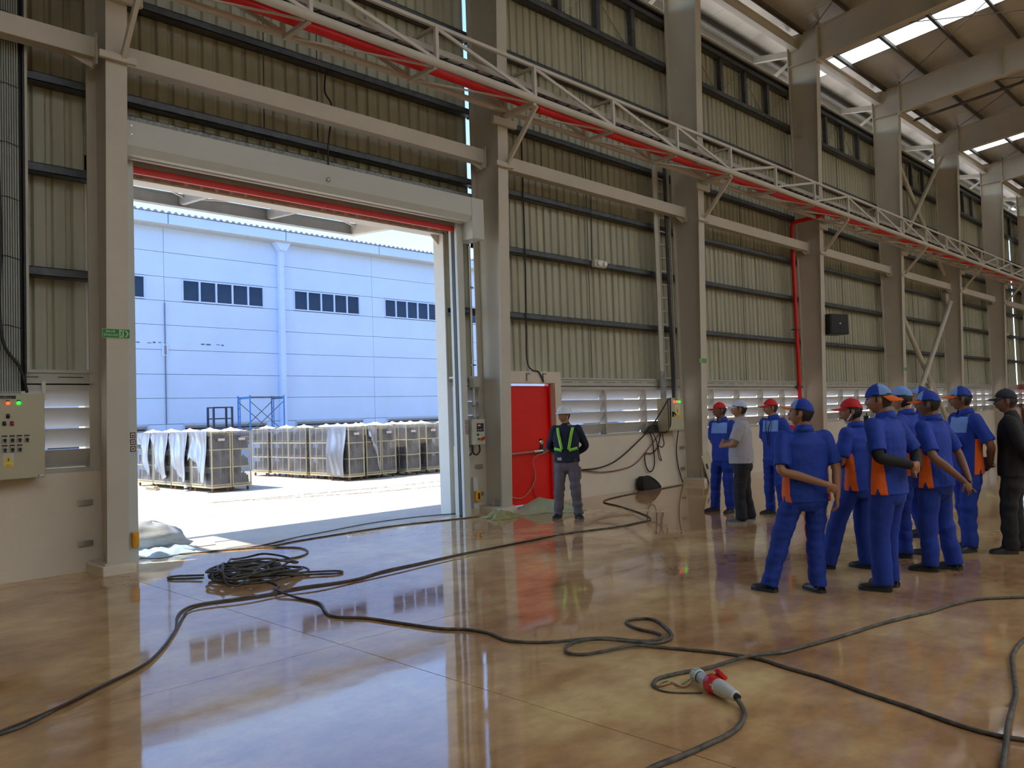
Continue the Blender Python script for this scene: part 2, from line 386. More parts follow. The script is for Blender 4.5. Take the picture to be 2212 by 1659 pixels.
# roof brace rods
for k in range(2, 9):
    a, b = XC[k], XC[k + 1] if k + 1 < len(XC) else 45
    for p, q in (((a + .2, 9.2), (b - .2, 3.2)), ((b - .2, 9.2), (a + .2, 3.2))):
        put('brace_rod', MB().tube([(p[0], p[1], roofz(p[1]) - .26), (q[0], q[1], roofz(q[1]) - .26)], .012, 6), M_PURLIN, ce)
put('roof_pipe', MB().tube([(31.0, 10, roofz(10) - .3), (31.0, -6, roofz(-6) - .3)], .05, 8), M_PURLIN, ce)
# ------------------------------------------------------------------ columns, rafters, tie beams, bracing
COLTXT = ['far left behind the camera', 'out of view to the left', 'at the left jamb of the roller door', 'between the roller door and the red door',
          'beside the beige cabinet with the warning sign', 'with the red fire pipe running down it', 'on the near side of the crossed brace pipes', 'on the far side of the crossed brace pipes',
          'two columns before the daylight slit', 'at the right edge by the daylight slit']
def fy(z): return 9.53 - .029 * z       # inner flange face, leaning into the hall
M_COLUMN = M_FRAME
def column(k):
    x = XC[k]; rt = root('steel_column', 'tall warm grey steel column ' + COLTXT[k], 'column', 'wall columns', loc=(x, 9.8, 0))
    zt = 11.98
    def pl(nm, x0, x1, ya, yb, z0=.12, z1=zt, m=None):   # plate with y varying with height
        vs = [(xx, yy(zz) - 9.8, zz) for zz in (z0, z1) for xx, yy in ((x0, ya), (x1, ya), (x1, yb), (x0, yb))]
        return put(nm, MB().add(vs, [(3, 2, 1, 0), (4, 5, 6, 7), (0, 1, 5, 4), (1, 2, 6, 5), (2, 3, 7, 6), (3, 0, 4, 7)]), m or M_COLUMN, rt)
    pl('inner_flange', -.115, .115, fy, lambda z: fy(z) + .02, z1=11.1)
    pl('web', -.008, .008, lambda z: fy(z) + .015, lambda z: 10.02)
    pl('outer_flange', -.115, .115, lambda z: 10.015, lambda z: 10.035)
    # knee: stiffener plates
    put('stiffener', MB().box(-.11, .11, fy(11.1) - 9.8, .22, 11.08, 11.10), M_COLUMN, rt)
    put('end_plate', MB().box(-.125, .125, -.62, -.595, 11.0, 12.12), M_COLUMN, rt)
    bl = MB()
    for j in range(6):
        for sx in (-.07, .07): bl.lathe([(.018, 0), (.018, .03)], (sx, -.62, 11.15 + j * .17), (0, -1, 0), 6)
    put('bolt', bl, M_GIRT, rt, kind='stuff')
    put('base_plate', MB().box(-.15, .15, -.31, .24, .10, .125), M_COLUMN, rt)
    put('plinth', MB().box(-.185, .17, -.345, .3, -.02, .105), M_PLASTER, rt, bevel=.012)
    a = MB()
    for sx in (-.075, .075):
        for yy in (-.2, -.02): a.tube([(sx, yy, .1), (sx, yy, .2)], .011, 6)
    put('anchor_bolt', a, M_TRIM, rt)
    if k in (2, 3, 4):
        hook = MB().tube(smooth_path([(-.10, -.23, .1), (-.10, -.23, .26), (-.09, -.2, .30), (-.06, -.17, .31), (-.05, -.16, .24), (-.05, -.16, .1)], 4), .007, 6)
        put('earth_hook', hook, M_TRIM, rt)
    # cleats that carry the cable bridge
    c = MB().box(-.27, .27, fy(6.45) - 9.8 - .07, fy(6.45) - 9.8 - .005, 6.40, 6.52)
    put('upper_cleat', c, M_COLUMN, rt, bevel=.006)
    put('lower_cleat', MB().box(-.2, .2, fy(5.8) - 9.8 - .06, fy(5.8) - 9.8 - .005, 5.72, 5.80), M_COLUMN, rt, bevel=.006)
    # eave outrigger
    put('outrigger', MB().bar((0, .235, 11.5), (0, 1.30, 11.68), .10, .17), M_WHITE, rt)
    put('outrigger_brace', MB().bar((0, .24, 11.25), (0, 1.0, 10.85), .07, .07), M_WHITE, rt)
    # wall clips
    if k in (2, 3, 4):
        for z in (.32, .78):
            mb = MB().box(-.27, -.11, .17, .2, z - .03, z + .03); put('wall_clip', mb, M_CHROME, rt, bevel=.004)
    return rt
COLS = [column(k) for k in range(len(XC) - 1)]
def rafter(k):
    x = XC[k]; rt = root('roof_rafter', 'deep grey roof rafter over the column ' + COLTXT[k], 'rafter', 'roof rafters', loc=(x, 9.15, 11.1))
    def seg(nm, w_, lo, hi, ys_=(9.17, 4.5, RIDGE, FAR_Y)):
        mb = MB()
        for i in range(len(ys_) - 1):
            y0, y1 = ys_[i], ys_[i + 1]
            vs = [(xx, yy - 9.15, (hi if up else lo)(yy) - 11.1) for yy in (y0, y1) for xx, up in ((-w_, 0), (w_, 0), (w_, 1), (-w_, 1))]
            mb.add(vs, [(0, 1, 2, 3), (7, 6, 5, 4), (0, 4, 5, 1), (1, 5, 6, 2), (2, 6, 7, 3), (3, 7, 4, 0)])
        return put(nm, mb, M_COLUMN, rt)
    top = lambda y: roofz(y) - .2
    bot = lambda y: 11.07 + .095 * (9.2 - y) if y > RIDGE else 11.07 + .095 * (9.2 - RIDGE) - SLOPE * (RIDGE - y)
    seg('web', .008, bot, top); seg('bottom_flange', .115, lambda y: bot(y) - .012, lambda y: bot(y) + .012); seg('top_flange', .115, lambda y: top(y) - .02, top)
    put('end_plate', MB().box(-.125, .125, -.0, .025, -.1, 1.02), M_COLUMN, rt)
    for y in (6.2, 3.1): put('stiffener', MB().box(-.11, .11, y - 9.15, y - 9.14, bot(y) - 11.1, top(y) - 11.1), M_COLUMN, rt)
for k in range(len(XC) - 1): rafter(k)
BAY = ['', '', 'left of the roller door', 'above the roller door', 'above the red door', 'above the white-capped man', 'beyond the red pipe column', 'across the crossed brace pipes', 'past the crossed brace pipes', 'before the daylight slit', 'beyond the last column']
for k in range(1, len(XC) - 1):
    a, b = XC[k] + .10, XC[k + 1] - .11
    nm = BAY[k + 1]
    t = root('tie_beam', 'warm grey boxed tie beam between columns ' + nm, 'beam', 'wall tie beams', loc=((a + b) / 2, 9.78, 5.97)); h = (b - a) / 2
    put('beam_body', MB().box(-h, h, -.09, .09, -.115, .115), M_FRAME, t, bevel=.006)
    pm = MB().box(-.012, .012, -.12, .12, -.2, .16).mesh('end_plate')
    put('end_plate', pm, M_FRAME, t, loc=(h, 0, 0)); put('end_plate', pm, M_FRAME, t, loc=(-h, 0, 0))
    gs = MB().prism([(0, -.115), (-.3, -.115), (0, -.22)], .02, (h, -.01, 0)).mesh('gusset'); put('gusset', gs, M_FRAME, t)
    # eave strut
    e = root('eave_strut', 'pale steel eave strut under the roof edge ' + nm, 'beam', 'eave struts', loc=((a + b) / 2, 9.85, 11.68))
    em = MB().box(-h - .02, h + .02, -.01, .01, -.13, .13); put('web', em, M_WHITE, e)
    for z in (-.13, .13): put('flange', MB().box(-h - .02, h + .02, -.09, .09, z - .008, z + .008), M_WHITE, e)
    put('end_plate', MB().box(h + .02, h + .05, -.12, .12, -.16, .16), M_COLUMN, e)
# crossed brace pipes between two columns
xb = root('cross_brace', 'pair of crossed grey brace pipes low between two wall columns', 'brace', loc=(30.75, 9.8, 0))
A, B = XC[6] + .12 - 30.75, XC[7] - .12 - 30.75
def xp(rt, p, q, r=.085):
    p, q = Vector(p), Vector(q); mid = (p + q) / 2; d = (q - p).normalized()
    put('brace_pipe', MB().tube([p + d * .2, q - d * .2], r, 14), M_FRAME, rt, smooth=True)
xp(xb, (A, .06, 5.5), (B, .06, .35)); xp(xb, (A, -.12, .35), (B, -.12, 5.5))
g = MB()
for x_, z_, s in ((A, 5.5, 1), (B, 5.5, -1), (A, .35, 1), (B, .35, -1)): g.box(min(x_, x_ + .35 * s), max(x_, x_ + .35 * s), -.04, -.02, z_ - .2, z_ + .2)
put('gusset_plate', g, M_FRAME, xb)
xu = root('upper_cross_brace', 'pair of crossed grey brace pipes high between the same columns', 'brace', loc=(30.75, 9.8, 6))
xp(xu, (A, .06, 5.1), (B, .06, .3), .075); xp(xu, (A, -.12, .3), (B, -.12, 5.1), .075)
# ------------------------------------------------------------------ roller shutter in the big opening
d1 = root('door_1', kind='structure', label='wide grey and red roller shutter rolled up above the open doorway')
hp = [(9.55, 5.165), (9.55, 4.87), (9.60, 4.78), (9.76, 4.78), (9.76, 5.165)]
def prismX(poly, x0, x1): return MB().prism(poly, x1 - x0, (x0, 0, 0), ((0, 1, 0), (0, 0, 1)), (1, 0, 0))
put('housing', prismX(hp, 3.47, 8.83), M_HOUSE, d1, bevel=.006)
put('housing_lip', MB().box(3.47, 8.78, 9.70, 9.76, 4.765, 4.78), M_HOUSE, d1)
put('upper_curtain', MB().box(3.64, 8.70, 9.888, 9.902, 4.868, 5.15), M_SHGREY, d1)
put('motor_cover', MB().box(8.835, 9.10, 9.55, 9.95, 4.50, 5.172), M_HOUSE, d1, bevel=.012)
mb = MB().lathe([(.035, 0), (.033, .02), (.02, .034), (.0, .038)], (6.137, 9.55, 4.95), (0, -1, 0), 16); put('housing_sensor', mb, M_CHROME, d1, smooth=True)
for z in (5.10, 5.0): put('screw', MB().lathe([(.008, 0), (.008, .006)], (3.52, 9.55, z), (0, -1, 0), 8), M_CHROME, d1)
put('top_red_slat', MB().box(3.64, 8.70, 9.885, 9.905, 4.80, 4.868), M_SHRED, d1)
put('grey_slat', MB().box(3.64, 8.70, 9.888, 9.902, 4.735, 4.80), M_SHGREY, d1)
put('bottom_red_bar', MB().box(3.63, 8.715, 9.87, 9.92, 4.652, 4.735), M_SHRED, d1, bevel=.005)
for nm, x0, x1 in (('l', 3.485, 3.625), ('r', 8.705, 8.84)):
    mb = MB().box(x0, x1, 9.80, 9.86, 0, 4.78)
    inner = x1 if nm == 'l' else x0; o_ = x0 if nm == 'l' else x1
    mb.box(min(o_, inner), max(o_, inner), 9.94, 10.0, 0, 4.78); mb.box(o_ - .02 if nm == 'r' else o_, o_ if nm == 'r' else o_ + .02, 9.86, 9.94, 0, 4.78)
    rail = put('guide_rail', mb, M_HOUSE, d1, bevel=.004)
    put('guide_slot', MB().box(inner - (.045 if nm == 'l' else 0), inner + (0 if nm == 'l' else .045), 9.87, 9.93, .02, 4.7), M_BLACK, rail)
    cx = 3.575 if nm == 'l' else 8.80
    for j, z in enumerate((1.525, 1.445, 1.365)):
        s_ = put('sticker', MB().box(cx - .03, cx + .03, 9.797, 9.80, z - .032, z + .032), mat('sticker_dark_red', (.10, .008, .012), .5), rail)
        put('sticker_face', MB().box(cx - .021, cx + .021, 9.7955, 9.797, z - .022, z + .022), mat('sticker_white', (.62, .60, .58), .5), rail)
        ic = [MB().prism([(-.014, -.012), (.014, -.012), (.010, .002), (0, .010), (-.010, .002)], .001), MB().lathe([(.010, 0), (.010, .001)], (0, 0, 0), (0, 1, 0), 12), MB().box(-.009, .009, 0, .001, -.010, .010)][j]
        ic.v = [(a + cx, b + 9.7945, c + z) for a, b, c in ic.v]; put('sticker_icon', ic, mat('sticker_icon_red', (.12, .01, .01), .5), rail)
def box_thing(name, label, cat, x0, x1, y0, y1, z0, z1, m, bev=.01, **kw):
    rt = root(name, label, cat, loc=((x0 + x1) / 2, y1, (z0 + z1) / 2), **kw); o = Vector(rt.location)
    put('body', MB().box(x0 - o.x, x1 - o.x, y0 - o.y, y1 - o.y, z0 - o.z, z1 - o.z), m, rt, bevel=bev); return rt, o
for lab, x0, x1 in (('yellow sensor box on the left shutter rail near the floor', 3.535, 3.61), ('yellow sensor box at the foot of the right shutter rail', 8.905, 9.01)):
    rt, o = box_thing('sensor_box', lab, 'sensor', x0, x1, 9.73, 9.80, .235, .405, M_YEL, .012)
    put('lens', MB().box(-.02, .02, -.078, -.068, -.05, .05), M_BLACK if x0 > 5 else M_YEL, rt, bevel=.004)
    if x0 > 5: put('mounting_bar', MB().box(-.05, .05, .0, .06, -.2, .3), M_HOUSE, rt)
# exterior door portal
M_PORT = mat('portal_white', (.72, .69, .62), .5, var=.04)
po = root('door_portal', 'white steel portal frame just outside the roller opening', 'door frame', loc=(8.9, 10.4, 0))
for x in (3.36, 8.97): put('portal_post', MB().box(x - 8.9 - .13, x - 8.9 + .13, -.1, .16, -.02, 4.9), M_PORT, po, bevel=.006)
put('portal_header', MB().box(3.24 - 8.9, .18, -.1, .16, 4.70, 4.9), M_PORT, po, bevel=.006)
put('knee_plate', MB().prism([(-.02, 4.70), (-.24, 4.70), (-.02, 4.50)], .02, (0, .02, 0)), M_PORT, po)

# shutter control box
rt, o = box_thing('control_box', 'small grey control box with dark display beside the right shutter rail', 'control box', 8.87, 9.15, 9.735, 9.87, 1.15, 1.57, mat('control_box_grey', (.48, .50, .42), .45), .01)
def on(rt, o, nm, x0, x1, z0, z1, y, m, d=.006): return put(nm, MB().box(x0 - o.x, x1 - o.x, y - d - o.y, y - o.y, z0 - o.z, z1 - o.z), m, rt)
on(rt, o, 'display', 8.96, 9.11, 1.365, 1.50, 9.735, mat('display_navy', (.02, .028, .06), .25))
sc_ = on(rt, o, 'red_digits', 8.985, 9.04, 1.455, 1.475, 9.729, mat('digits_red', (.3, .01, .01), .4, emit=(1, .05, .03), es=.6), .001)
for j in range(3): on(rt, o, 'display_key', 8.975 + j * .045, 8.995 + j * .045, 1.385, 1.405, 9.729, M_CHROME, .001)
put('black_knob', MB().lathe([(.018, 0), (.018, .02), (.012, .025)], (8.975 - o.x, 9.735 - o.y, 1.315 - o.z), (0, -1, 0), 12), M_BLACK, rt)
put('green_button', MB().lathe([(.018, 0), (.018, .02)], (8.99 - o.x, 9.735 - o.y, 1.245 - o.z), (0, -1, 0), 12), mat('button_green', (.01, .2, .06), .4), rt)
on(rt, o, 'yellow_plate', 9.02, 9.085, 1.215, 1.275, 9.735, mat('plate_yellow', (.75, .55, .02), .45), .003)
put('stop_button', MB().lathe([(.016, 0), (.016, .02), (.027, .022), (.027, .036)], (9.06 - o.x, 9.735 - o.y, 1.245 - o.z), (0, -1, 0), 14), M_RED, rt)
on(rt, o, 'black_switch', 9.10, 9.125, 1.235, 1.275, 9.735, M_BLACK, .012)
for dx in (-.1, .06): put('cable_loop', MB().tube(smooth_path([(dx, -.06, -.21), (dx + .01, -.06, -.31), (dx - .04, -.05, -.37), (dx - .09, -.03, -.36), (dx - .11, 0, -.28)]), .013, 8), M_BLACK, rt, smooth=True)
cdt = root('conduit', 'thin white conduit running up from the shutter control box', 'conduit', loc=(9.10, 9.93, 1.57))
put('pipe', MB().tube([(0, 0, .02), (0, 0, 2.9)], .016, 8), M_WHITE, cdt, smooth=True)
for z in (.22, .9, 2.2): put('clamp', MB().box(-.03, .05, -.02, .02, z - .012, z + .012), M_GIRT2, cdt)
put('junction_box', MB().box(-.05, .11, -.06, .06, .53, .71), M_TRIM, cdt, bevel=.01)

# ------------------------------------------------------------------ red door with plaster surround
d2 = root('door_2', kind='structure', label='red steel fire door with a push bar in a white plaster surround')
sp = [(9.45, 0), (9.45, 2.39), (11.36, 2.39), (11.36, 0), (RX1, 0), (RX1, 2.18), (RX0, 2.18), (RX0, 0)]
put('surround', MB().prism(sp, .23, (0, 9.985, 0)), M_PLASTER, d2, bevel=.006)
leaf = put('door_leaf', MB().box(9.74, 11.135, 10.12, 10.17, .015, 2.135), mat('door_red', (.78, .003, .003), .32, var=.08, scale=1.2), d2, bevel=.005)
put('door_stop', MB().box(11.13, 11.17, 10.09, 10.2, 0, 2.17), M_RED, d2)
put('push_bar', MB().tube([(9.93, 10.05, .93), (10.93, 10.05, .955)], .022, 10), mat('bar_faded_red', (.45, .16, .13), .4), leaf, smooth=True)
put('bar_end', MB().box(9.90, 9.96, 10.03, 10.13, .905, .955), M_BLACK, leaf)
put('bar_sleeve', MB().tube([(10.62, 10.05, .947), (10.85, 10.05, .953)], .03, 10), M_CHROME, leaf, smooth=True)
put('lock_case', MB().box(10.84, 10.95, 10.03, 10.125, .90, 1.0), M_GIRT, leaf, bevel=.01)
put('lock_lever', MB().lathe([(.05, 0), (.052, .01), (.03, .03)], (10.90, 10.12, 1.10), (0, -1, 0), 14), M_CHROME, leaf, smooth=True)
put('lever_plate', MB().box(10.865, 10.94, 10.105, 10.125, .98, 1.17), M_BLACK, leaf, bevel=.006)
for x in (10.42, 10.85):
    put('lintel_bracket', MB().prism([(0, 0), (.10, 0), (.10, -.02), (.02, -.02), (.02, -.14), (0, -.14)], .02, (x, 9.965, 2.36)), M_GIRT2, d2)
def cable(name, label, pts, r, m=None, n=6, k=5, cat='cable', group=None, parts=None):
    b = Vector(pts[0]); rt_ = MB().tube([p - b for p in smooth_path(pts, k)], r, n)
    return put(name, rt_, m or M_RUBBER, None, 'all', label, cat, group, loc=b)
cable('wall_cable', 'black cable dropping down the cladding to the red door lintel', [(10.57, 10.04, 6.8), (10.565, 10.04, 4.5), (10.53, 10.04, 3.25), (10.52, 10.04, 2.6), (10.585, 9.99, 2.42), (10.73, 9.97, 2.39), (10.80, 9.96, 2.30), (10.86, 9.96, 2.2)], .014)
cable('hanging_cord', 'pale cord hanging from the push bar of the red door', [(9.93, 10.08, .27), (10.1, 10.08, .17), (10.33, 10.08, .15), (10.55, 10.08, .28), (10.68, 10.08, .49), (10.66, 10.08, .64), (10.60, 10.06, .78), (10.70, 10.04, .87), (10.92, 10.0, .93), (11.0, 9.99, .98), (11.15, 9.98, .93)], .009, mat('cord_pale', (.45, .33, .25), .6))
cable('hanging_cord', 'thin dark cord looping off the door lock behind the helmeted man', [(10.93, 10.0, .92), (11.05, 9.98, 1.06), (11.2, 9.95, 1.03), (11.1, 9.95, .9), (10.95, 9.98, .86)], .008)
cable('hanging_cord', 'short dark cord trailing down the middle of the red door', [(10.74, 10.1, .05), (10.66, 10.1, .2), (10.63, 10.1, .36), (10.66, 10.09, .48)], .007, mat('cord_brown', (.2, .08, .04), .6))

# ------------------------------------------------------------------ evacuation signs
def evac(label, cx, y, z, flip=False):
    rt = root('evacuation_sign', label, 'sign', 'green evacuation signs', loc=(cx, y, z))
    put('plate', MB().box(-.148, .148, -.004, 0, -.053, .053), M_SIGNW, rt)
    put('green_field', MB().box(-.143, .143, -.0055, -.004, -.048, .048), M_SIGNG, rt)
    s = -1 if flip else 1
    tx = -.058 * s
    T = lambda x, z_: faceY((x, -.0058, z_))
    text('lettering', 'JALUR', .036, T(tx, .021), M_SIGNW, rt, .0006); text('lettering', 'EVAKUASI', .033, T(tx, -.019), M_SIGNW, rt, .0006)
    x0 = .030 * s
    put('icon_field', MB().box(min(x0, x0 + .053 * s), max(x0, x0 + .053 * s), -.0065, -.0055, -.042, .042), M_SIGNW, rt)
    c = x0 + .027 * s; i = MB(); q = lambda a: (c + a[0] * s, a[1])
    def limb(a, b, w_): i.bar((c + a[0] * s, -.0068, a[1]), (c + b[0] * s, -.0068, b[1]), .0012, w_, up=(1, 0, 0) if abs(a[0] - b[0]) < abs(a[1] - b[1]) else (0, 0, 1))
    i.lathe([(.007, 0), (.007, .001)], (c + .008 * s, -.0066, .030), (0, -1, 0), 10)
    for a, b, w_ in (((.004, .02), (-.004, -.008), .014), ((-.004, -.006), (.012, -.018), .008), ((.012, -.018), (.018, -.038), .007), ((-.005, -.008), (-.012, -.024), .008), ((-.012, -.024), (-.026, -.026), .007), ((.004, .018), (.02, .006), .006), ((.002, .019), (-.018, .016), .006), ((-.018, .016), (-.02, .004), .005)): limb(a, b, w_)
    put('running_figure', i, M_SIGNG, rt)
    ch = [(.092, .038), (.110, .038), (.136, 0), (.110, -.038), (.092, -.038), (.117, 0)]
    put('chevron', MB().prism([(a * s, b) for a, b in ch], .001, (0, -.0066, 0)), M_SIGNW, rt)
evac('green JALUR EVAKUASI sign on the column left of the roller door', 3.285, fy(2.67) - .001, 2.667)
evac('green evacuation sign on the column beside the beige warning-sign cabinet', 15.45, fy(2.67) - .001, 2.667, True)
evac('small far green evacuation sign on the column before the crossed pipes', 27.72, fy(2.7) - .001, 2.70, True)

# ------------------------------------------------------------------ left switch cabinet and conduit bundle
cb, o = box_thing('switch_cabinet', 'beige switch cabinet with lamps and rotary switches at the left edge', 'cabinet', 1.62, 2.642, 9.735, 9.99, 1.11, 2.012, M_PANELBOX, .012)
Yf = 9.735
put('door_seam', MB().box(1.66 - o.x, 2.61 - o.x, Yf - .002 - o.y, Yf - o.y, 1.14 - o.z, 1.98 - o.z), M_PANELBOX, cb)
np_ = on(cb, o, 'name_plate', 2.16, 2.367, 1.957, 1.99, Yf - .002, M_BLACK, .003)
wtx = mat('plate_lettering', (.5, .5, .5), .5)
text('lettering', 'PLN 1', .011, faceY((2.27 - o.x, Yf - .006 - o.y, 1.981 - o.z)), wtx, np_, .0004); text('lettering', 'LIGHTING & RECEPTACLE', .0105, faceY((2.265 - o.x, Yf - .006 - o.y, 1.966 - o.z)), wtx, np_, .0004)
def lamp(x, z, m, nm):
    on(cb, o, 'lamp_tag', x - .017, x + .017, z + .01, z + .03, Yf - .002, M_BLACK, .004)
    put(nm, MB().lathe([(.019, 0), (.019, .012), (.014, .022), (.004, .027)], (x - o.x, Yf - .002 - o.y, z - o.z), (0, -1, 0), 14), m, cb, smooth=True)
lamp(2.293, 1.912, mat('lamp_red_lit', (.6, .05, .02), .3, emit=(1, .10, .03), es=1.2), 'red_lamp'); lamp(2.392, 1.913, mat('lamp_green_lit', (.02, .6, .05), .3, emit=(.02, 1, .05), es=1.2), 'green_lamp')
lamp(2.293, 1.769, M_BLACK, 'selector_switch'); lamp(2.259, 1.692, mat('button_dark_green', (.005, .05, .035), .4), 'green_button'); lamp(2.328, 1.69, mat('button_dark_red', (.32, .008, .008), .4), 'red_button')
lamp(2.19, 1.912, mat('lamp_amber', (.5, .2, .02), .3), 'amber_lamp')
for z, xs in ((1.534, (2.19, 2.26, 2.33, 2.398, 2.467)), (1.434, (2.19, 2.261, 2.33, 2.399))):
    for x in xs:
        r_ = put('rotary_switch', MB().box(x - .024 - o.x, x + .024 - o.x, Yf - .012 - o.y, Yf - .002 - o.y, z - .036 - o.z, z + .022 - o.z), mat('switch_face', (.40, .39, .36), .4), cb, bevel=.003)
        on(cb, o, 'switch_tag', x - .025, x + .025, z + .026, z + .04, Yf - .002, M_BLACK, .003)
        put('knob', MB().lathe([(.015, 0), (.015, .018), (.010, .02)], (x - o.x, Yf - .012 - o.y, z - .008 - o.z), (0, -1, 0), 12).box(x - o.x - .008, x - o.x + .008, Yf - .035 - o.y, Yf - .03 - o.y, z - .034 - o.z, z - .005 - o.z), M_BLACK, r_)
def warn(rt, o, x0, x1, z0, z1, y):
    s_ = on(rt, o, 'warning_sign', x0, x1, z0, z1, y, mat('sign_white', (.58, .57, .54), .5), .0015); w_ = x1 - x0; cx = (x0 + x1) / 2 - o.x; yy = y - .0015 - o.y
    zz = z0 + (z1 - z0) * .33 - o.z; hh = (z1 - z0) * .55
    put('yellow_triangle', MB().prism([(-w_ * .45, 0), (w_ * .45, 0), (0, hh)], .001, (cx, yy - .001, zz)), mat('plate_yellow', (.75, .5, .02), .45), s_)
    put('bolt_mark', MB().prism([(.15 * w_ * .5, .72 * hh), (-.14 * w_, .32 * hh), (0, .36 * hh), (-.05 * w_, .06 * hh), (.14 * w_, .44 * hh), (.01 * w_, .40 * hh)], .0008, (cx, yy - .0018, zz)), M_BLACK, s_)
    put('yellow_band', MB().box(cx - w_ * .45, cx + w_ * .45, yy - .001, yy, z0 - o.z + .02 * hh, z0 - o.z + hh * .42), mat('plate_yellow', (.75, .5, .02), .45), s_)
    text('lettering', 'AWAS', w_ * .14, faceY((cx, yy - .0012, z0 - o.z + hh * .31)), M_SHRED, s_, .0004); text('lettering', 'TEGANGAN TINGGI', w_ * .095, faceY((cx, yy - .0012, z0 - o.z + hh * .12)), M_SHRED, s_, .0004)
warn(cb, o, 2.246, 2.343, 1.236, 1.39, Yf - .002)
mk = on(cb, o, 'maker_label', 2.56, 2.628, 1.128, 1.148, Yf - .002, mat('sign_white', (.58, .57, .54)), .0015); on(cb, o, 'label_mark', 2.567, 2.582, 1.132, 1.143, Yf - .0035, M_BLACK, .0008)
bd = root('conduit_bundle', 'bundle of thin pale grey vertical conduits above the left switch cabinet', 'conduits', loc=(2.25, 9.96, 2.0))
pm = MB().tube([(0, 0, .02), (0, 0, 8.9)], .0095, 8).mesh('conduit'); M_COND = mat('conduit_grey', (.36, .40, .38), .45, var=.08)
for i in range(20): put('conduit', pm, M_COND, bd, True, loc=(-.235 + i * .0235, .0, 0))
for z in (.75, 1.5, 2.15, 2.75, 3.4, 4.2): put('tie_wire', MB().tube([(-.25, -.014, z + .02), (-.05, -.016, z), (.1, -.016, z + .012), (.225, -.014, z - .02)], .004, 5), M_BLACK, bd)
put('backing_tray', MB().box(-.26, .265, .015, .03, .05, 8.9), M_BLACK, bd); put('tray_edge', MB().box(.25, .265, -.05, .03, .05, 8.9), M_BLACK, bd); put('angle_trim', MB().box(.268, .295, -.06, .03, .25, 8.9), M_TRIM, bd)
put('support_post', MB().box(.43, .47, .02, .06, -.05, .16), M_WHITE, bd)
cable('loose_cable', 'thick black cable curving in front of the conduit bundle at left', [(2.25, 9.9, 5.2), (2.27, 9.9, 4.2), (2.28, 9.9, 3.6), (2.26, 9.89, 3.0), (2.30, 9.9, 2.55), (2.45, 9.9, 2.3), (2.52, 9.92, 2.03)], .016)

# ------------------------------------------------------------------ cabinet and cable tray by the third column
pc, o = box_thing('electrical_cabinet', 'beige electrical cabinet with three pilot lamps and a warning sign', 'cabinet', 14.43, 15.03, 9.72, 9.99, 1.175, 1.87, M_PANELBOX, .012)
put('door_panel', MB().box(14.455 - o.x, 15.01 - o.x, 9.712 - o.y, 9.72 - o.y, 1.2 - o.z, 1.85 - o.z), M_PANELBOX, pc, bevel=.004)
put('door_gap', MB().box(14.435 - o.x, 14.455 - o.x, 9.714 - o.y, 9.722 - o.y, 1.19 - o.z, 1.86 - o.z), M_BLACK, pc)
for x, c_, nm in ((14.66, 'lamp_red_lit', 'red_lamp'), (14.765, 'lamp_amber_lit', 'amber_lamp'), (14.865, 'lamp_green_lit', 'green_lamp')):
    m_ = MATS.get(c_) or mat(c_, (.6, .2, .02), .3, emit=(1, .3, .05), es=.6)
    put(nm, MB().lathe([(.028, 0), (.028, .012), (.018, .025)], (x - o.x, 9.712 - o.y, 1.787 - o.z), (0, -1, 0), 14), m_, pc, smooth=True)
on(pc, o, 'name_plate', 14.70, 14.80, 1.835, 1.852, 9.712, M_BLACK, .003)
warn(pc, o, 14.68, 14.885, 1.44, 1.735, 9.712)
put('handle', MB().box(14.58 - o.x, 14.615 - o.x, 9.69 - o.y, 9.712 - o.y, 1.47 - o.z, 1.58 - o.z).bar((14.60 - o.x, 9.685 - o.y, 1.57 - o.z), (14.66 - o.x, 9.67 - o.y, 1.50 - o.z), .02), M_BLACK, pc)
tl = root('vertical_cable_tray', 'vertical steel cable tray with black cables above the electrical cabinet', 'cable tray', loc=(14.77, 9.93, 1.9))
put('side_rail', MB().box(-.30, -.15, -.04, -.02, -.05, 5.0).box(-.155, -.14, -.06, .06, -.05, 5.0), M_TRIM, tl); put('side_rail', MB().box(.27, .29, -.06, .06, -.05, 5.0), M_TRIM, tl)
put('splice_plate', MB().box(-.31, -.13, -.052, -.04, -.05, .55), M_GIRT2, tl)
rm = MB().box(-.14, .27, -.02, .02, -.012, .012).mesh('rung')
for i in range(17): put('rung', rm, M_TRIM, tl, loc=(0, 0, .12 + i * .29))
for i, dx in enumerate((.13, .165, .20)): put('cable', MB().tube(smooth_path([(dx, -.035, -.04), (dx + .01 * i, -.04, .8), (dx - .01, -.035, 2.2), (dx, -.035, 5.1)], 4), .017, 6), M_RUBBER, tl, smooth=True)
# loose cables round that cabinet
y = 9.955
cable('loose_cable', 'dark cable sagging from the cabinet down towards the helmeted man', [(14.46, 9.70, 1.86), (14.2, 9.80, 1.5), (13.95, 9.93, 1.17), (13.05, y, .70), (12.45, y, .55), (11.82, y, .54), (11.3, 9.9, .60)], .014)
cable('loose_cable', 'brown thinner cable sagging along the low wall to the helmeted man', [(14.46, y, 1.14), (13.9, y, .75), (13.5, y, .53), (13.04, y, .46), (12.44, y, .45), (11.84, y, .53), (11.3, 9.9, .58)], .011, mat('cord_brown', (.2, .08, .04)))
cable('loose_cable', 'long loop of black cable hanging on the low wall below the louvre', [(14.05, 9.93, 1.17), (14.16, y, 1.0), (14.20, y, .75), (14.21, y, .5), (14.12, y, .36), (13.99, y, .36), (13.90, y, .48), (13.87, y, .66), (13.93, y, .73), (14.1, 9.945, .72), (14.25, 9.94, .78), (14.36, 9.94, .9), (14.44, 9.93, 1.12)], .013)
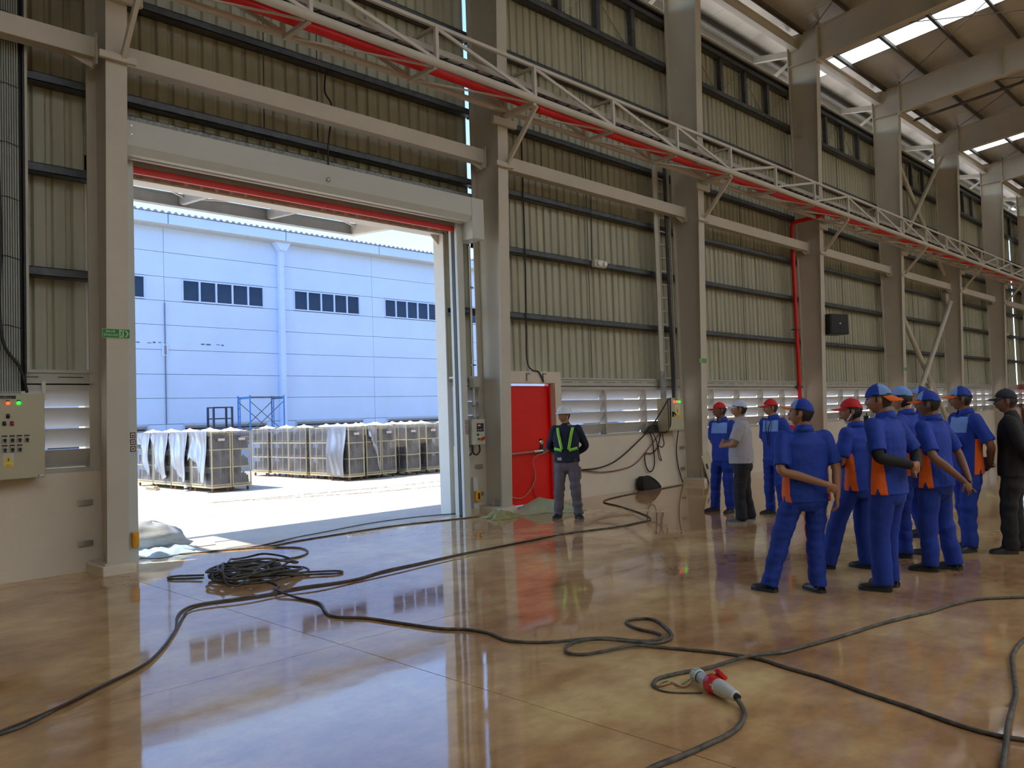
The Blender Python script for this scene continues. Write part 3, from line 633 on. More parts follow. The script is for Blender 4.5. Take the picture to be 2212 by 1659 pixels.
cable('loose_cable', 'small loop of black cable hanging beside the long loop', [(14.12, 9.93, 1.17), (14.28, 9.935, .98), (14.34, 9.935, .64), (14.44, 9.935, .55), (14.39, 9.94, .70), (14.36, 9.94, .86), (14.47, 9.93, .83), (14.56, 9.935, .90), (14.52, 9.93, 1.02), (14.46, 9.9, 1.16)], .011)
cable('loose_cable', 'black cable dropping from under the cabinet to the floor', [(15.0, 9.85, 1.18), (15.06, 9.96, .77), (15.10, 9.96, .4), (15.18, 9.95, .15), (15.2, 9.92, .02)], .013)
cable('loose_cable', 'black cable leaving the cabinet top corner straight down to the cable heap', [(14.50, 9.69, 1.88), (14.49, 9.69, 1.6), (14.48, 9.70, 1.3), (14.46, 9.8, 1.15), (14.3, 9.98, 1.17)], .014)
hp_ = root('cable_heap', 'flattened heap of black cable on the louvre ledge', 'cables', loc=(14.15, 9.97, 1.15)); random.seed(5)
for i in range(6):
    c_ = [(-.26 + .02 * i, .0, .02 + .012 * i), (-.1, -.02, .05 + .016 * i), (.1, .0, .06 + .02 * i), (.2 + .01 * i, .01, .05 + .016 * i), (.22, -.02, .01 + .006 * i), (0, -.03, .012 + .008 * i), (-.24, -.02, .012)]
    put('cable_strand', MB().tube(smooth_path(c_, 4), .011, 6), M_RUBBER, hp_, smooth=True)

# ------------------------------------------------------------------ emergency lights, speaker, hydrant
for lab, x, z in (('white emergency light on the wall girt above the red door louvre', 12.66, 4.57), ('tiny far white emergency light near the end wall', 42.5, 4.6)):
    rt, o = box_thing('emergency_light', lab, 'light', x - .19, x + .19, 9.95, 10.06, z - .075, z + .075, mat('light_white', (.72, .71, .68), .4), .03)
    for s in (-.1, .1): put('lamp_head', MB().lathe([(.05, 0), (.055, .03), (.045, .045)], (s, -.11, .0), (0, -1, 0), 14), mat('light_lens', (.8, .8, .78), .25), rt, smooth=True)
    put('cable', MB().tube([(.17, -.02, .05), (.22, 0, .10)], .008, 6), M_BLACK, rt)
rt = root('wall_speaker', 'black loudspeaker box bracketed to the column with the red pipe', 'speaker', loc=(22.1, 9.35, 3.82), rz=R(-18))
put('cabinet', MB().prism([(-.36, -.2), (.36, -.2), (.28, .2), (-.28, .2)], .56, (0, 0, -.28), ((1, 0, 0), (0, 1, 0)), (0, 0, 1)), M_BLACK, rt, bevel=.015)
put('grille', MB().box(-.33, .33, -.215, -.2, -.26, .26), mat('grille_charcoal', (.02, .02, .021), .7, var=.3, scale=60), rt, bevel=.01)
put('badge', MB().box(-.02, .03, -.219, -.215, .0, .03), M_CHROME, rt); put('bracket', MB().box(-.42, -.3, -.02, .05, -.04, .04), M_GIRT, rt)
hy, o = box_thing('hydrant_box', 'red hydrant cabinet on the wall behind the white-capped man', 'hydrant cabinet', 20.05, 20.75, 9.72, 9.98, .18, 1.12, M_RED, .012)
put('door', MB().box(-.3, .3, -.275, -.26, -.42, .42), M_RED, hy, bevel=.006); put('handle', MB().box(.22, .26, -.3, -.275, -.06, .06), M_CHROME, hy)
rc, o = box_thing('fire_cabinet', 'tall red fire cabinet standing by the far end wall', 'cabinet', 44.25, 44.95, 9.15, 9.82, 0, 2.3, M_RED, .02)
put('door', MB().box(-.3, .3, -.73, -.7, -1.0, 1.05), M_RED, rc, bevel=.01); put('window', MB().box(-.2, .2, -.74, -.73, .1, .8), M_GLASS, rc); put('frame_top', MB().box(-.5, .5, -.8, .05, 1.15, 1.3), M_WHITE, rc)

# ------------------------------------------------------------------ cable bridge (truss), pipe and ladder
TX0, TX1, PN = -4.86, 51.9, 24
step = (21.6 - 15.5) / 3
tx = [15.5 + step * i for i in range(-10, 19)]
tr = root('cable_bridge', 'long white lattice truss carrying cables along the wall', 'truss', loc=(15.5, 8.95, 6.6))
def tp(x, y, z): return (x - 15.5, y - 8.95, z - 6.6)
YF, YB, ZB, ZTp = 8.60, 9.27, 6.64, 7.17
put('bottom_chord', MB().tube([tp(tx[0], YF, ZB), tp(tx[-1], YF, ZB)], .058, 14), M_WHITE, tr, smooth=True)
put('top_chord', MB().bar(tp(tx[0], YF, ZTp), tp(tx[-1], YF, ZTp), .05), M_WHITE, tr)
put('bottom_chord', MB().bar(tp(tx[0], YB, ZB), tp(tx[-1], YB, ZB), .06, .07), M_FRAME, tr); put('top_chord', MB().bar(tp(tx[0], YB, ZTp), tp(tx[-1], YB, ZTp), .05), M_FRAME, tr)
vm = MB().box(-.028, .028, -.028, .028, .05, .55).mesh('vertical'); c1 = MB().bar((0, .03, -.02), (0, .64, -.02), .06, .05).mesh('cross_bar'); c2_ = MB().bar((0, .0, 0), (0, .67, 0), .045).mesh('cross_bar')
for i, x in enumerate(tx):
    put('vertical', vm, M_WHITE, tr, loc=tp(x, YF, ZB)); put('vertical', vm, M_FRAME, tr, loc=tp(x, YB, ZB - .01))
    put('cross_bar', c1, M_FRAME, tr, loc=tp(x, YF, ZB - .03)); put('cross_bar', c2_, M_FRAME, tr, loc=tp(x, YF, ZTp - .01))
    if i + 1 < len(tx):
        x2 = tx[i + 1]; up = (15.4 < x < 21.5) or (33.7 < x < 45.9)
        for yy, mm in ((YF, M_WHITE), (YB, M_FRAME)):
            a, b = ((x + .03, ZB + .05), (x2 - .03, ZTp - .03)) if up else ((x + .03, ZTp - .03), (x2 - .03, ZB + .05))
            put('diagonal', MB().bar(tp(a[0], yy, a[1]), tp(b[0], yy, b[1]), .03, .05), mm, tr)
        put('plan_brace', MB().bar(tp(x + .05, YB, ZB - .01), tp(x2 - .05, YF + .05, ZB - .05), .03, .02), M_FRAME, tr)
for k in range(len(XC) - 1):
    x = XC[k]
    if not tx[0] - .2 <= x <= tx[-1]: continue
    put('knee_brace', MB().bar(tp(x + .06, fy(5.8) - .03, 5.78), tp(x + .06, YF + .02, ZB - .07), .05, .07), M_FRAME, tr)
    put('arm', MB().bar(tp(x, fy(6.5) - .04, 6.56), tp(x, YF, 6.56), .07, .05), M_FRAME, tr)
ld = root('cable_ladder', 'galvanised cable ladder lying inside the lattice truss', 'cable ladder', loc=(15.5, 8.95, 6.9))
for yy in (8.74, 9.14): put('side_rail', MB().bar((TX0 - 15.5, yy - 8.95, 0), (TX1 - 15.5, yy - 8.95, 0), .02, .09), M_TRIM, ld)
rm = MB().bar((0, -.2, -.02), (0, .18, -.02), .035, .02).mesh('rung')
n_ = int((TX1 - TX0) / .305)
for i in range(n_): put('rung', rm, M_GIRT, ld, loc=(TX0 - 15.5 + .1 + i * .305, 0, 0))
random.seed(11)
for j in range(7):
    yy = -.15 + j * .048; pts = [(TX0 - 15.5 + t * 1.6, yy + random.uniform(-.02, .02), .012 + random.uniform(0, .02)) for t in range(36)]
    put('cable', MB().tube(pts, random.choice((.011, .014, .009)), 6), [M_RUBBER, M_RUBBER, mat('cable_grey', (.35, .35, .34), .5), M_RUBBER][j % 4], ld, smooth=True)
fp = root('fire_pipe', 'long red fire main with a branch dropping down a column', 'pipe', loc=(15.5, 9.02, 6.74))
put('main_pipe', MB().tube([(-21, 0, 0), (36.4, 0, 0)], .066, 16), M_RED, fp, smooth=True)
for x in range(-18, 36, 6): put('coupling', MB().tube([(x + .4, 0, 0), (x + .52, 0, 0)], .076, 16), M_RED, fp, smooth=True)
bp_ = [(5.6, 0, -.04), (5.6, .25, -.09), (5.6, .76, -.10), (5.6, .88, -.13), (5.605, .935, -.24), (5.605, .935, -.6), (5.61, .935, -3), (5.62, .935, -5.5)]
put('branch_pipe', MB().tube(bp_, .056, 14), M_RED, fp, smooth=True)
for z in (-3.05, -4.6): put('pipe_clamp', MB().box(5.42, 5.7, .87, 1.0, z - .012, z + .012), M_GIRT, fp)
tag_ = put('blue_tag', MB().box(-.9, -.6, -.30, -.1, -.02, -.015), mat('tag_pale_blue', (.25, .45, .45), .4), fp)
# shutter-side sagging cables high on the wall
cable('wall_cable', 'pair of dark cables hanging over the tie beam above the roller door', [(6.44, 10.0, 6.75), (6.40, 9.98, 6.4), (6.46, 9.90, 6.15), (6.44, 9.99, 5.6), (6.44, 9.99, 5.15)], .013)
cable('wall_cable', 'thin dark cable running down the bay between the red door column and cabinet', [(12.55, 10.03, 6.7), (12.5, 10.03, 5.6), (12.46, 10.03, 4.65)], .008)
# ------------------------------------------------------------------ canopy over the doorway
M_CAN = mat('canopy_galvanised', (.50, .51, .52), .45, metal=.25, var=.12, scale=5)
ca = root('door_canopy', 'flat steel canopy on beams over the outside of the roller doorway', 'canopy', loc=(5.2, 11.6, 5.2))
def cz(y): return 4.96 + .085 * (y - 10.4)
CX0, CX1, CY = 1.2, 8.95, 13.0
def cb_(nm, p, q, a, b, m=M_CAN): return put(nm, MB().bar(Vector(p) - ca.location, Vector(q) - ca.location, a, b), m, ca)
ib = MB(); z = cz(13.0) + .0
for (za, zb, ya, yb) in ((z, z + .012, 12.94, 13.06), (z + .2, z + .212, 12.94, 13.06), (z, z + .212, 12.995, 13.005)): ib.box(CX0 - 5.2, CX1 - 5.2, ya - 11.6, yb - 11.6, za - 5.2, zb - 5.2)
put('edge_beam', ib, M_CAN, ca)
for x in (CX1 - .06, ): cb_('end_beam', (x, 10.5, cz(10.5) + .1), (x, 13.0, cz(13) + .1), .13, .2, M_PORT)
for x in (2.2, 4.0, 5.55, 7.1): cb_('cross_rib', (x, 10.45, cz(10.45) + .12), (x, 12.98, cz(12.98) + .12), .07, .16)
for y in (10.9, 11.6, 12.3): cb_('purlin', (2.4, y, cz(y) + .25), (CX1, y, cz(y) + .25), .06, .05)
for x0, x1 in ((3.2, 5.6), (5.6, 8.9)):
    cb_('tie_rod', (x0, 10.6, cz(10.6) + .15), (x1, 12.9, cz(12.9) + .15), .025, .025, M_PORT); cb_('tie_rod', (x1, 10.6, cz(10.6) + .15), (x0, 12.9, cz(12.9) + .15), .025, .025, M_PORT)
n = 32; wv = []
for i in range(n * 4 + 1):
    x = 2.75 + (CX1 + .1 - 2.75) * i / (n * 4); wv.append((x, [0, .03, .03, 0][i % 4]))
vs = [(x - 5.2, yy - 11.6, cz(yy) + .29 + h - 5.2) for yy in (10.35, 13.15) for x, h in wv]; k = len(wv)
put('roof_sheet', MB().add(vs, [(i, i + 1, i + 1 + k, i + k) for i in range(k - 1)]), M_CAN, ca)

# ------------------------------------------------------------------ the white warehouse across the yard
BY = 30.0
fb = root('warehouse', 'long white precast-panel warehouse across the yard with ribbon windows', 'building', loc=(16.8, BY, 0))
px = [2.9, 7.52, 12.14, 16.82, 21.45, 26.02, 30.64, 35.26, 39.9]; pz = [-.05, .86, 1.72, 2.68, 3.565, 4.47, 5.39, 6.29, 7.18, 8.10, 9.04]
for i in range(len(px) - 1):
    x0, x1 = px[i], px[i + 1]; wx = (x0 + .68, x1 - .70)
    for j in range(len(pz) - 1):
        z0, z1 = pz[j] + .008, pz[j + 1] - .008; random.seed(i * 31 + j)
        dy = random.uniform(0, .012)
        if j in (1, 7):
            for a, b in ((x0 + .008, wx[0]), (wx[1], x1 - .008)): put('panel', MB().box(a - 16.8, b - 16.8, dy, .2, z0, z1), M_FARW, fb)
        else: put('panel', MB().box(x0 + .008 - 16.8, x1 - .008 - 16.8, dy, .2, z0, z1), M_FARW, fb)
    # ribbon window
    wz0, wz1 = pz[7] + .02, pz[8] - .02; L = wx[1] - wx[0]
    fm = MB()
    for a, b, c, d in ((wx[0], wx[1], wz0, wz0 + .05), (wx[0], wx[1], wz1 - .05, wz1)): fm.box(a - 16.8, b - 16.8, -.03, .1, c, d)
    for q in range(6): xx = wx[0] + q * L / 5; fm.box(max(wx[0], xx - .03) - 16.8, min(wx[1], xx + .03) - 16.8, -.03, .1, wz0 + .05, wz1 - .05)
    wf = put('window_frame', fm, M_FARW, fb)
    for q in range(5):
        put('pane', MB().box(wx[0] + q * L / 5 + .03 - 16.8, wx[0] + (q + 1) * L / 5 - .03 - 16.8, .03, .04, wz0 + .05, wz1 - .05), M_GLASS, wf)
    # low louvred vent
    vf = MB().box(wx[0] - 16.8 - .04, wx[1] - 16.8 + .04, -.04, .02, 1.66, 1.73).box(wx[0] - 16.8 - .04, wx[0] - 16.8, -.04, .02, .88, 1.66).box(wx[1] - 16.8, wx[1] - 16.8 + .04, -.04, .02, .88, 1.66)
    v_ = put('vent_frame', vf, mat('vent_frame_blue_grey', (.42, .47, .55), .5), fb); bl = MB().obox((0, 0, 0), (L, .14, .02), Matrix.Rotation(R(-40), 3, 'X')).mesh('vent_blade')
    for q in range(5): put('vent_blade', bl, mat('vent_blade_blue_grey', (.38, .43, .52), .5), v_, loc=((wx[0] + wx[1]) / 2 - 16.8, .02, .95 + q * .165))
put('core', MB().box(2.9 - 16.8, 39.9 - 16.8, .19, 30, 0, 9.0), mat('warehouse_core', (.16, .17, .19), .9), fb)
for a, b in ((2.9, 7.5), (7.52, 12.1), (12.12, 16.88), (16.9, 21.5), (21.52, 26.2), (26.22, 31), (31.02, 39.9)):
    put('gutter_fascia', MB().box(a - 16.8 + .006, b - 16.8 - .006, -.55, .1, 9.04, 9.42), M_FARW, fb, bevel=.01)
put('soffit', MB().box(2.9 - 16.8, 39.9 - 16.8, -.5, .2, 9.0, 9.045), M_TRIM, fb)
cm = MB()
for i in range(150):
    x = 2.9 - 16.8 + i * .247; cm.prism([(0, 0), (.05, .07), (.12, .07), (.17, 0)], 1.2, (x, -.62, 9.43))
put('roof_corrugation', cm, mat('roof_edge_blue_grey', (.24, .28, .34), .5), fb, kind='stuff')
put('roof_slope', MB().add([(2.9 - 16.8, -.62, 9.43), (39.9 - 16.8, -.62, 9.43), (39.9 - 16.8, 30, 10.6), (2.9 - 16.8, 30, 10.6)], [(0, 1, 2, 3)]), M_TRIM, fb)
for x in (7.52, 16.85, 26.05):
    dp = put('downpipe', MB().box(x - 16.8 - .11, x - 16.8 + .11, -.22, -.0, 0, 8.75), M_FARW, fb, bevel=.01)
    put('rain_hopper', MB().prism([(-.36, 9.03), (.36, 9.03), (.13, 8.68), (-.13, 8.68)], .36, (x - 16.8, -.40, 0)), M_FARW, dp)
cbx = put('cable_box', MB().box(12.14 - 16.8 - .12, 12.14 - 16.8 + .12, -.03, .0, 4.23, 4.70), M_FARW, fb, bevel=.02)
put('label_strip', MB().box(12.14 - 16.8 - .05, 12.14 - 16.8 + .05, -.034, -.03, 4.3, 4.62), mat('label_grey', (.25, .25, .28), .6), cbx)
put('wall_cable', MB().tube([(12.14 - 16.8, -.02, 1.75), (12.14 - 16.8, -.02, 6.2)], .02, 6), mat('cable_blue_grey', (.12, .17, .26), .6), fb)
st_ = MB(); random.seed(2)
for i in range(26):
    x = 9.3 - 16.8 + i * .2
    if random.random() < .7: st_.box(x, x + random.uniform(.08, .2), -.0005, .012, 4.70 + random.uniform(-.02, .02), 4.715 + random.uniform(0, .04))
put('old_crack', st_, mat('crack_dark', (.10, .13, .18), .8), fb)

# ------------------------------------------------------------------ roll carts
M_CART = mat('cart_cream', (.55, .47, .27), .45, var=.10, scale=6)
M_DARK = mat('tray_charcoal', (.035, .037, .042), .6, var=.3, scale=12)
def filmmat(nm, c, a, rough=.18):
    m = bpy.data.materials.new(nm); m.use_nodes = True; n = m.node_tree.nodes; l = m.node_tree.links; p = n['Principled BSDF']
    p.inputs['Base Color'].default_value = (*c, 1); p.inputs['Roughness'].default_value = rough
    t = n.new('ShaderNodeTexNoise'); t.inputs['Scale'].default_value = 3; t.inputs['Detail'].default_value = 4; tc = n.new('ShaderNodeTexCoord'); l.new(tc.outputs['Object'], t.inputs['Vector'])
    mr = n.new('ShaderNodeMapRange'); mr.inputs[1].default_value = .3; mr.inputs[2].default_value = .7; mr.inputs[3].default_value = a * .6; mr.inputs[4].default_value = min(1, a * 1.5); l.new(t.outputs[0], mr.inputs[0]); l.new(mr.outputs[0], p.inputs['Alpha'])
    b = n.new('ShaderNodeBump'); b.inputs['Strength'].default_value = .5; b.inputs['Distance'].default_value = .05; l.new(t.outputs[0], b.inputs['Height']); l.new(b.outputs[0], p.inputs['Normal']); return m
M_FILM = filmmat('clear_film', (.42, .42, .44), .24); M_COVER = mat('cover_white_film', (.80, .80, .80), .3, var=.04)
CW, CD, CH = .50, 1.14, 1.46
def cart():
    rt = root('roll_cart')
    T = .014
    fr = MB()
    put('base', MB().box(0, CW, 0, CD, .10, .145), M_CART, rt, bevel=.004)
    pm = MB().tube([(0, 0, .12), (0, 0, CH)], .017, 8).mesh('upright')
    for x in (.015, CW - .015):
        for y in (.015, CD - .015): put('upright', pm, M_CART, rt, True, loc=(x, y, 0))
    p2 = MB().tube([(0, 0, .14), (0, 0, CH)], .012, 6).mesh('upright')
    for y in (.38, .76):
        put('upright', p2, M_CART, rt, True, loc=(.015, y, 0))
    tr_ = MB()
    for x in (.015, CW - .015): tr_.tube([(x, 0, CH - .015), (x, CD, CH - .015)], .015, 6)
    for y in (.015, CD - .015): tr_.tube([(0, y, CH - .015), (CW, y, CH - .015)], .015, 6)
    put('top_frame', tr_, M_CART, rt)
    for z in (.19, .61, 1.04):
        sh = MB()
        for y in (.015, CD - .015): sh.tube([(0, y, z - .02), (CW, y, z - .02)], .012, 6)
        for x in (.015, CW - .015): sh.tube([(x, 0, z - .02), (x, CD, z - .02)], .010, 6)
        s_ = put('shelf', sh.box(.02, CW - .02, .02, CD - .02, z - .012, z), M_CART, rt)
        ty = MB().box(.05, CW - .05, .06, CD - .06, z, z + .07)
        for q in range(11): y = .09 + q * .095; ty.prism([(0, 0), (.40, 0), (.40, .10 + .05 * (q % 3)), (.30, .13), (.12, .08), (.05, .19), (0, .19)], .02, (.05, y, z + .07))
        for q in range(5): x = .08 + q * .085; ty.box(x, x + .012, .045, .055, z + .07, z + .19)
        put('parts_tray', ty, M_DARK, s_)
    put('back_board', MB().box(CW * .5 - .01, CW * .5 + .01, .05, CD - .05, .2, CH - .1), mat('tray_grey', (.09, .09, .10), .6), rt)
    cm = MB()
    for x in (.06, CW - .06):
        for y in (.1, CD - .1): cm.lathe([(.045, -.015), (.045, .015)], (x, y, .045), (1, 0, 0), 12); cm.box(x - .022, x + .022, y - .02, y + .03, .06, .10)
    put('caster', cm, mat('caster_brown', (.16, .09, .06), .6), rt, kind='stuff')
    def sheet(x0, y0, x1, y1, n=6, mz=6):
        vs = []; random.seed(9)
        for j in range(mz + 1):
            for i in range(n + 1):
                t = i / n; s = .012 * math.sin(i * 2.1 + j * 1.3); nx, ny = (y1 - y0), (x0 - x1); L = math.hypot(nx, ny); vs.append((x0 + (x1 - x0) * t - nx / L * s * .6, y0 + (y1 - y0) * t - ny / L * s * .6, .15 + (CH - .17) * j / mz))
        return MB().add(vs, [(j * (n + 1) + i, j * (n + 1) + i + 1, (j + 1) * (n + 1) + i + 1, (j + 1) * (n + 1) + i) for i in range(n) for j in range(mz)])
    for a in ((-.004, -.012, CW, -.012), (CW, CD + .012, 0, CD + .012), (-.012, CD, -.012, 0), (CW + .012, 0, CW + .012, CD)): put('film_side', sheet(*a), M_FILM, rt, 'all')
    vs = []
    for i in range(7):
        for j in range(7):
            u, v = i / 6, j / 6; h = .10 * max(0, 1 - 1.3 * math.hypot((u - .5) * 1.2, (v - .5) * 2)) + .01 * math.sin(i * 3 + j * 2)
            vs.append((-.008 + u * (CW + .016), -.008 + v * (CD + .016), CH + .006 + h))
    put('top_cover', MB().add(vs, [(i * 7 + j, (i + 1) * 7 + j, (i + 1) * 7 + j + 1, i * 7 + j + 1) for i in range(6) for j in range(6)]), M_COVER, rt, 'all')
    put('paper_tag', MB().box(.16, .33, -.028, -.026, 1.24, 1.30), mat('paper_tag_pink', (.62, .50, .48), .6), rt)
    return rt
spots = []
ordn = ['nearest', 'second', 'third', 'fourth', 'fifth']
for c_, x in enumerate((8.71, 9.235)):
    for r_, y in enumerate((18.9, 20.1, 21.3, 22.5)):
        spots.append((x, y, 0, 'film-wrapped cream roll cart, %s in the %s of the near left block' % (ordn[r_], ('tarp-hung row', 'unhung row')[c_])))
for r_, y in enumerate((18.5, 19.56, 20.68, 21.78, 22.9)):
    spots.append((12.35 + .05 * (r_ % 2), y + .02, R(0), 'film-wrapped cream roll cart, %s of the receding row in the middle of the yard' % ordn[r_]))
for r_, x in enumerate((12.99, 13.55, 14.37, 15.16, 16.02)):
    spots.append((x, 18.62 + .06 * (r_ % 2), R(1.5 - r_), 'film-wrapped cream roll cart, %s from the middle tarp along the right-hand front row' % ['first', 'second', 'third', 'fourth', 'fifth'][r_]))
for r_, x in enumerate((13.1, 13.75, 14.4, 15.1, 15.8)):
    spots.append((x, 20.0, R(1), 'cream roll cart %s from the middle tarp in the row behind the right-hand front row' % ['first', 'second', 'third', 'fourth', 'fifth'][r_]))
proto = cart()
for i, (x, y, a, lab) in enumerate(spots):
    o = proto if i == 0 else copy_tree(proto)
    o.location = (x, y, -.005); o.rotation_euler.z = a; o.scale.y = .88 if 'receding' in lab else 1; tag(o, lab, 'cart', 'roll carts in the yard')
# silver tarps hung on the cart sides
M_TARP = mat('silver_tarp', (.34, .35, .38), .30, metal=.55, var=.10, scale=3, bump=.35, bscale=6)
def tarp(label, p0, p1, prof, seed, out=(-1, 0)):
    """hung from p0-p1 at the cart top; prof = list of (t, drop) giving the lower hem"""
    n, m = 26, 26; vs = []; rnd = random.Random(seed); ph = [rnd.uniform(0, 6) for _ in range(4)]; b = Vector((*p0, 0))
    for i in range(n + 1):
        t = i / n
        for (t0, d0), (t1, d1) in zip(prof, prof[1:]):
            if t0 <= t <= t1: drop = d0 + (d1 - d0) * (t - t0) / max(1e-6, t1 - t0)
        for j in range(m + 1):
            s = j / m; amp = .05 * s
            f = amp * (math.sin(9 * t + ph[0]) + .6 * math.sin(21 * t + 5 * s + ph[1])) + .05 + .06 * s + .02 * math.sin(7 * s + ph[2])
            tt = t + .10 * s * math.sin(5 * t + ph[3]) * (1 - abs(2 * t - 1))
            x = p0[0] + (p1[0] - p0[0]) * tt + out[0] * f; y = p0[1] + (p1[1] - p0[1]) * tt + out[1] * f
            vs.append((x - b.x, y - b.y, CH + .02 - drop * s))
    o = put('silver_tarp', MB().add(vs, [(i * (m + 1) + j, (i + 1) * (m + 1) + j, (i + 1) * (m + 1) + j + 1, i * (m + 1) + j + 1) for i in range(n) for j in range(m)]), M_TARP, None, 'all', label, 'tarp', 'silver tarps on the carts', loc=b)
    s = o.modifiers.new('thickness', 'SOLIDIFY'); s.thickness = .004
tarp('silver tarp torn in a hanging flap on the nearest left cart', (8.70, 19.0), (8.70, 20.0), [(0, 1.3), (.25, 1.15), (.6, .75), (.8, .55), (1, .72)], 4)
tarp('silver tarp slanting to the floor on the second left cart', (8.70, 20.15), (8.70, 21.2), [(0, 1.3), (.3, 1.2), (.6, .95), (.85, .6), (1, .2)], 7)
tarp('silver tarp narrowing to a point on the third left cart', (8.70, 21.35), (8.70, 22.35), [(0, 1.1), (.25, 1.28), (.6, .9), (1, .25)], 12)
tarp('short silver tarp bunched on the fourth left cart', (8.70, 22.55), (8.70, 23.6), [(0, 1.25), (.12, .9), (.3, .42), (1, .25)], 15)
tarp('full-length silver tarp over the corner cart in the middle of the yard', (12.34, 18.57), (12.34, 19.5), [(0, 1.38), (.5, 1.36), (1, 1.3)], 21)
tarp('narrow strip of silver tarp beside the corner cart in mid yard', (13.02, 18.64), (13.32, 18.64), [(0, .3), (.5, .5), (1, 1.3)], 31, (0, -1))

# ------------------------------------------------------------------ scaffold and platform steps in the yard
M_SCAF = mat('scaffold_blue', (.02, .17, .55), .45, var=.1)
sf = root('scaffold', 'blue tube scaffold tower standing behind the carts', 'scaffold', loc=(14.4, 27.4, 0))
for i, x in enumerate((-.5, .84)):
    for y in (-.4, .5): put('post', MB().tube([(x, y, 0), (x, y, 2.66)], .026, 8), M_SCAF, sf, True)
    put('ladder_brace', MB().tube(smooth_path([(x, .36, 2.6), (x, .36, 1.7), (x, .40, 1.45), (x, .5, 1.36)], 4), .018, 6), M_SCAF, sf)
    put('top_rail', MB().tube([(x, -.4, 2.55), (x, .5, 2.55)], .022, 6), M_SCAF, sf)
    for z in (1.9, 2.2): put('rung', MB().tube([(x, .36, z), (x, .5, z)], .014, 6), M_SCAF, sf)
for y in (-.4, .5):
    put('cross_tube', MB().tube([(-.5, y, 1.3), (.84, y, 2.45)], .014, 6), M_GIRT, sf); put('cross_tube', MB().tube([(-.5, y, 2.45), (.84, y, 1.3)], .014, 6), M_GIRT, sf)
put('plank', MB().box(-.5, .84, -.35, .45, 2.58, 2.61), M_GIRT, sf)
M_NAVY = mat('platform_navy', (.02, .035, .07), .5, var=.2)
lp = root('platform_steps', 'dark navy platform with guard rails beside the blue scaffold', 'platform', loc=(12.85, 27.2, 0))
for x in (-.3, .37):
    for y in (-.2, .25): put('post', MB().box(x - .03, x + .03, y - .03, y + .03, 0, 2.26), M_NAVY, lp)
for z in (1.85, 2.24): [put('rail', MB().box(-.3, .37, yy - .02, yy + .02, z - .02, z + .02), M_NAVY, lp) for yy in (-.2, .25)]
put('deck', MB().box(-.4, .47, -.3, .35, 1.48, 1.56), M_NAVY, lp)
# tyre ruts and loose stuff in the yard
M_RUT = mat('rut_dirt', (.30, .24, .17), .9, var=.3, scale=20)
def rut(label, pts, seed):
    rnd = random.Random(seed); mb = MB(); b = Vector(pts[0]); P = smooth_path([(x, y, 0) for x, y in pts], 70)
    for i, p in enumerate(P):
        if rnd.random() < .62:
            c = p - Vector((b.x, b.y, 0)) + Vector((rnd.uniform(-.06, .06), rnd.uniform(-.07, .07), .0)); r_ = rnd.uniform(.012, .04)
            k = 6; vs = [c + Vector((math.cos(a * 6.283 / k) * r_ * rnd.uniform(1, 2.6), math.sin(a * 6.283 / k) * r_ * rnd.uniform(.4, .9), 0)) for a in range(k)] + [c + Vector((0, 0, rnd.uniform(.004, .010)))]
            mb.add(vs, [(a, (a + 1) % k, k) for a in range(k)])
    put('mud_track', mb, M_RUT, None, False, label, 'mud track', None, 'stuff', loc=(b.x, b.y, -.002))
rut('broken line of dried mud along the wheel track nearer the carts', [(7.6, 16.5), (8.6, 16.3), (10.1, 16.15), (11.8, 15.95), (14.2, 16.05), (17, 16.2)], 1)
rut('fainter line of dried mud along the wheel track nearer the door', [(8.2, 16.2), (9.5, 15.6), (10.9, 15.1), (12.9, 14.9), (15.5, 15.0)], 2)
wd = root('wood_block', 'flat pale timber block lying by the left cart wheels', 'block', loc=(8.35, 21.6, 0))
put('board', MB().box(-.05, .06, -.35, .35, 0, .05), mat('timber_pale', (.5, .42, .28), .8), wd, bevel=.004); put('board', MB().box(-.07, .05, -.3, .3, .05, .09), mat('timber_pale', (.5, .42, .28)), wd, bevel=.004)
bt = root('paint_can', 'small white can on the ground under the left cart row', 'can', loc=(8.6, 20.12, -.004)); put('body', MB().lathe([(.04, 0), (.045, .01), (.045, .13), (.04, .14)], (0, 0, 0), (0, 0, 1), 14), M_COVER, bt, smooth=True); put('band', MB().lathe([(.0462, .05), (.0462, .09)], (0, 0, 0), (0, 0, 1), 14), M_GIRT, bt)
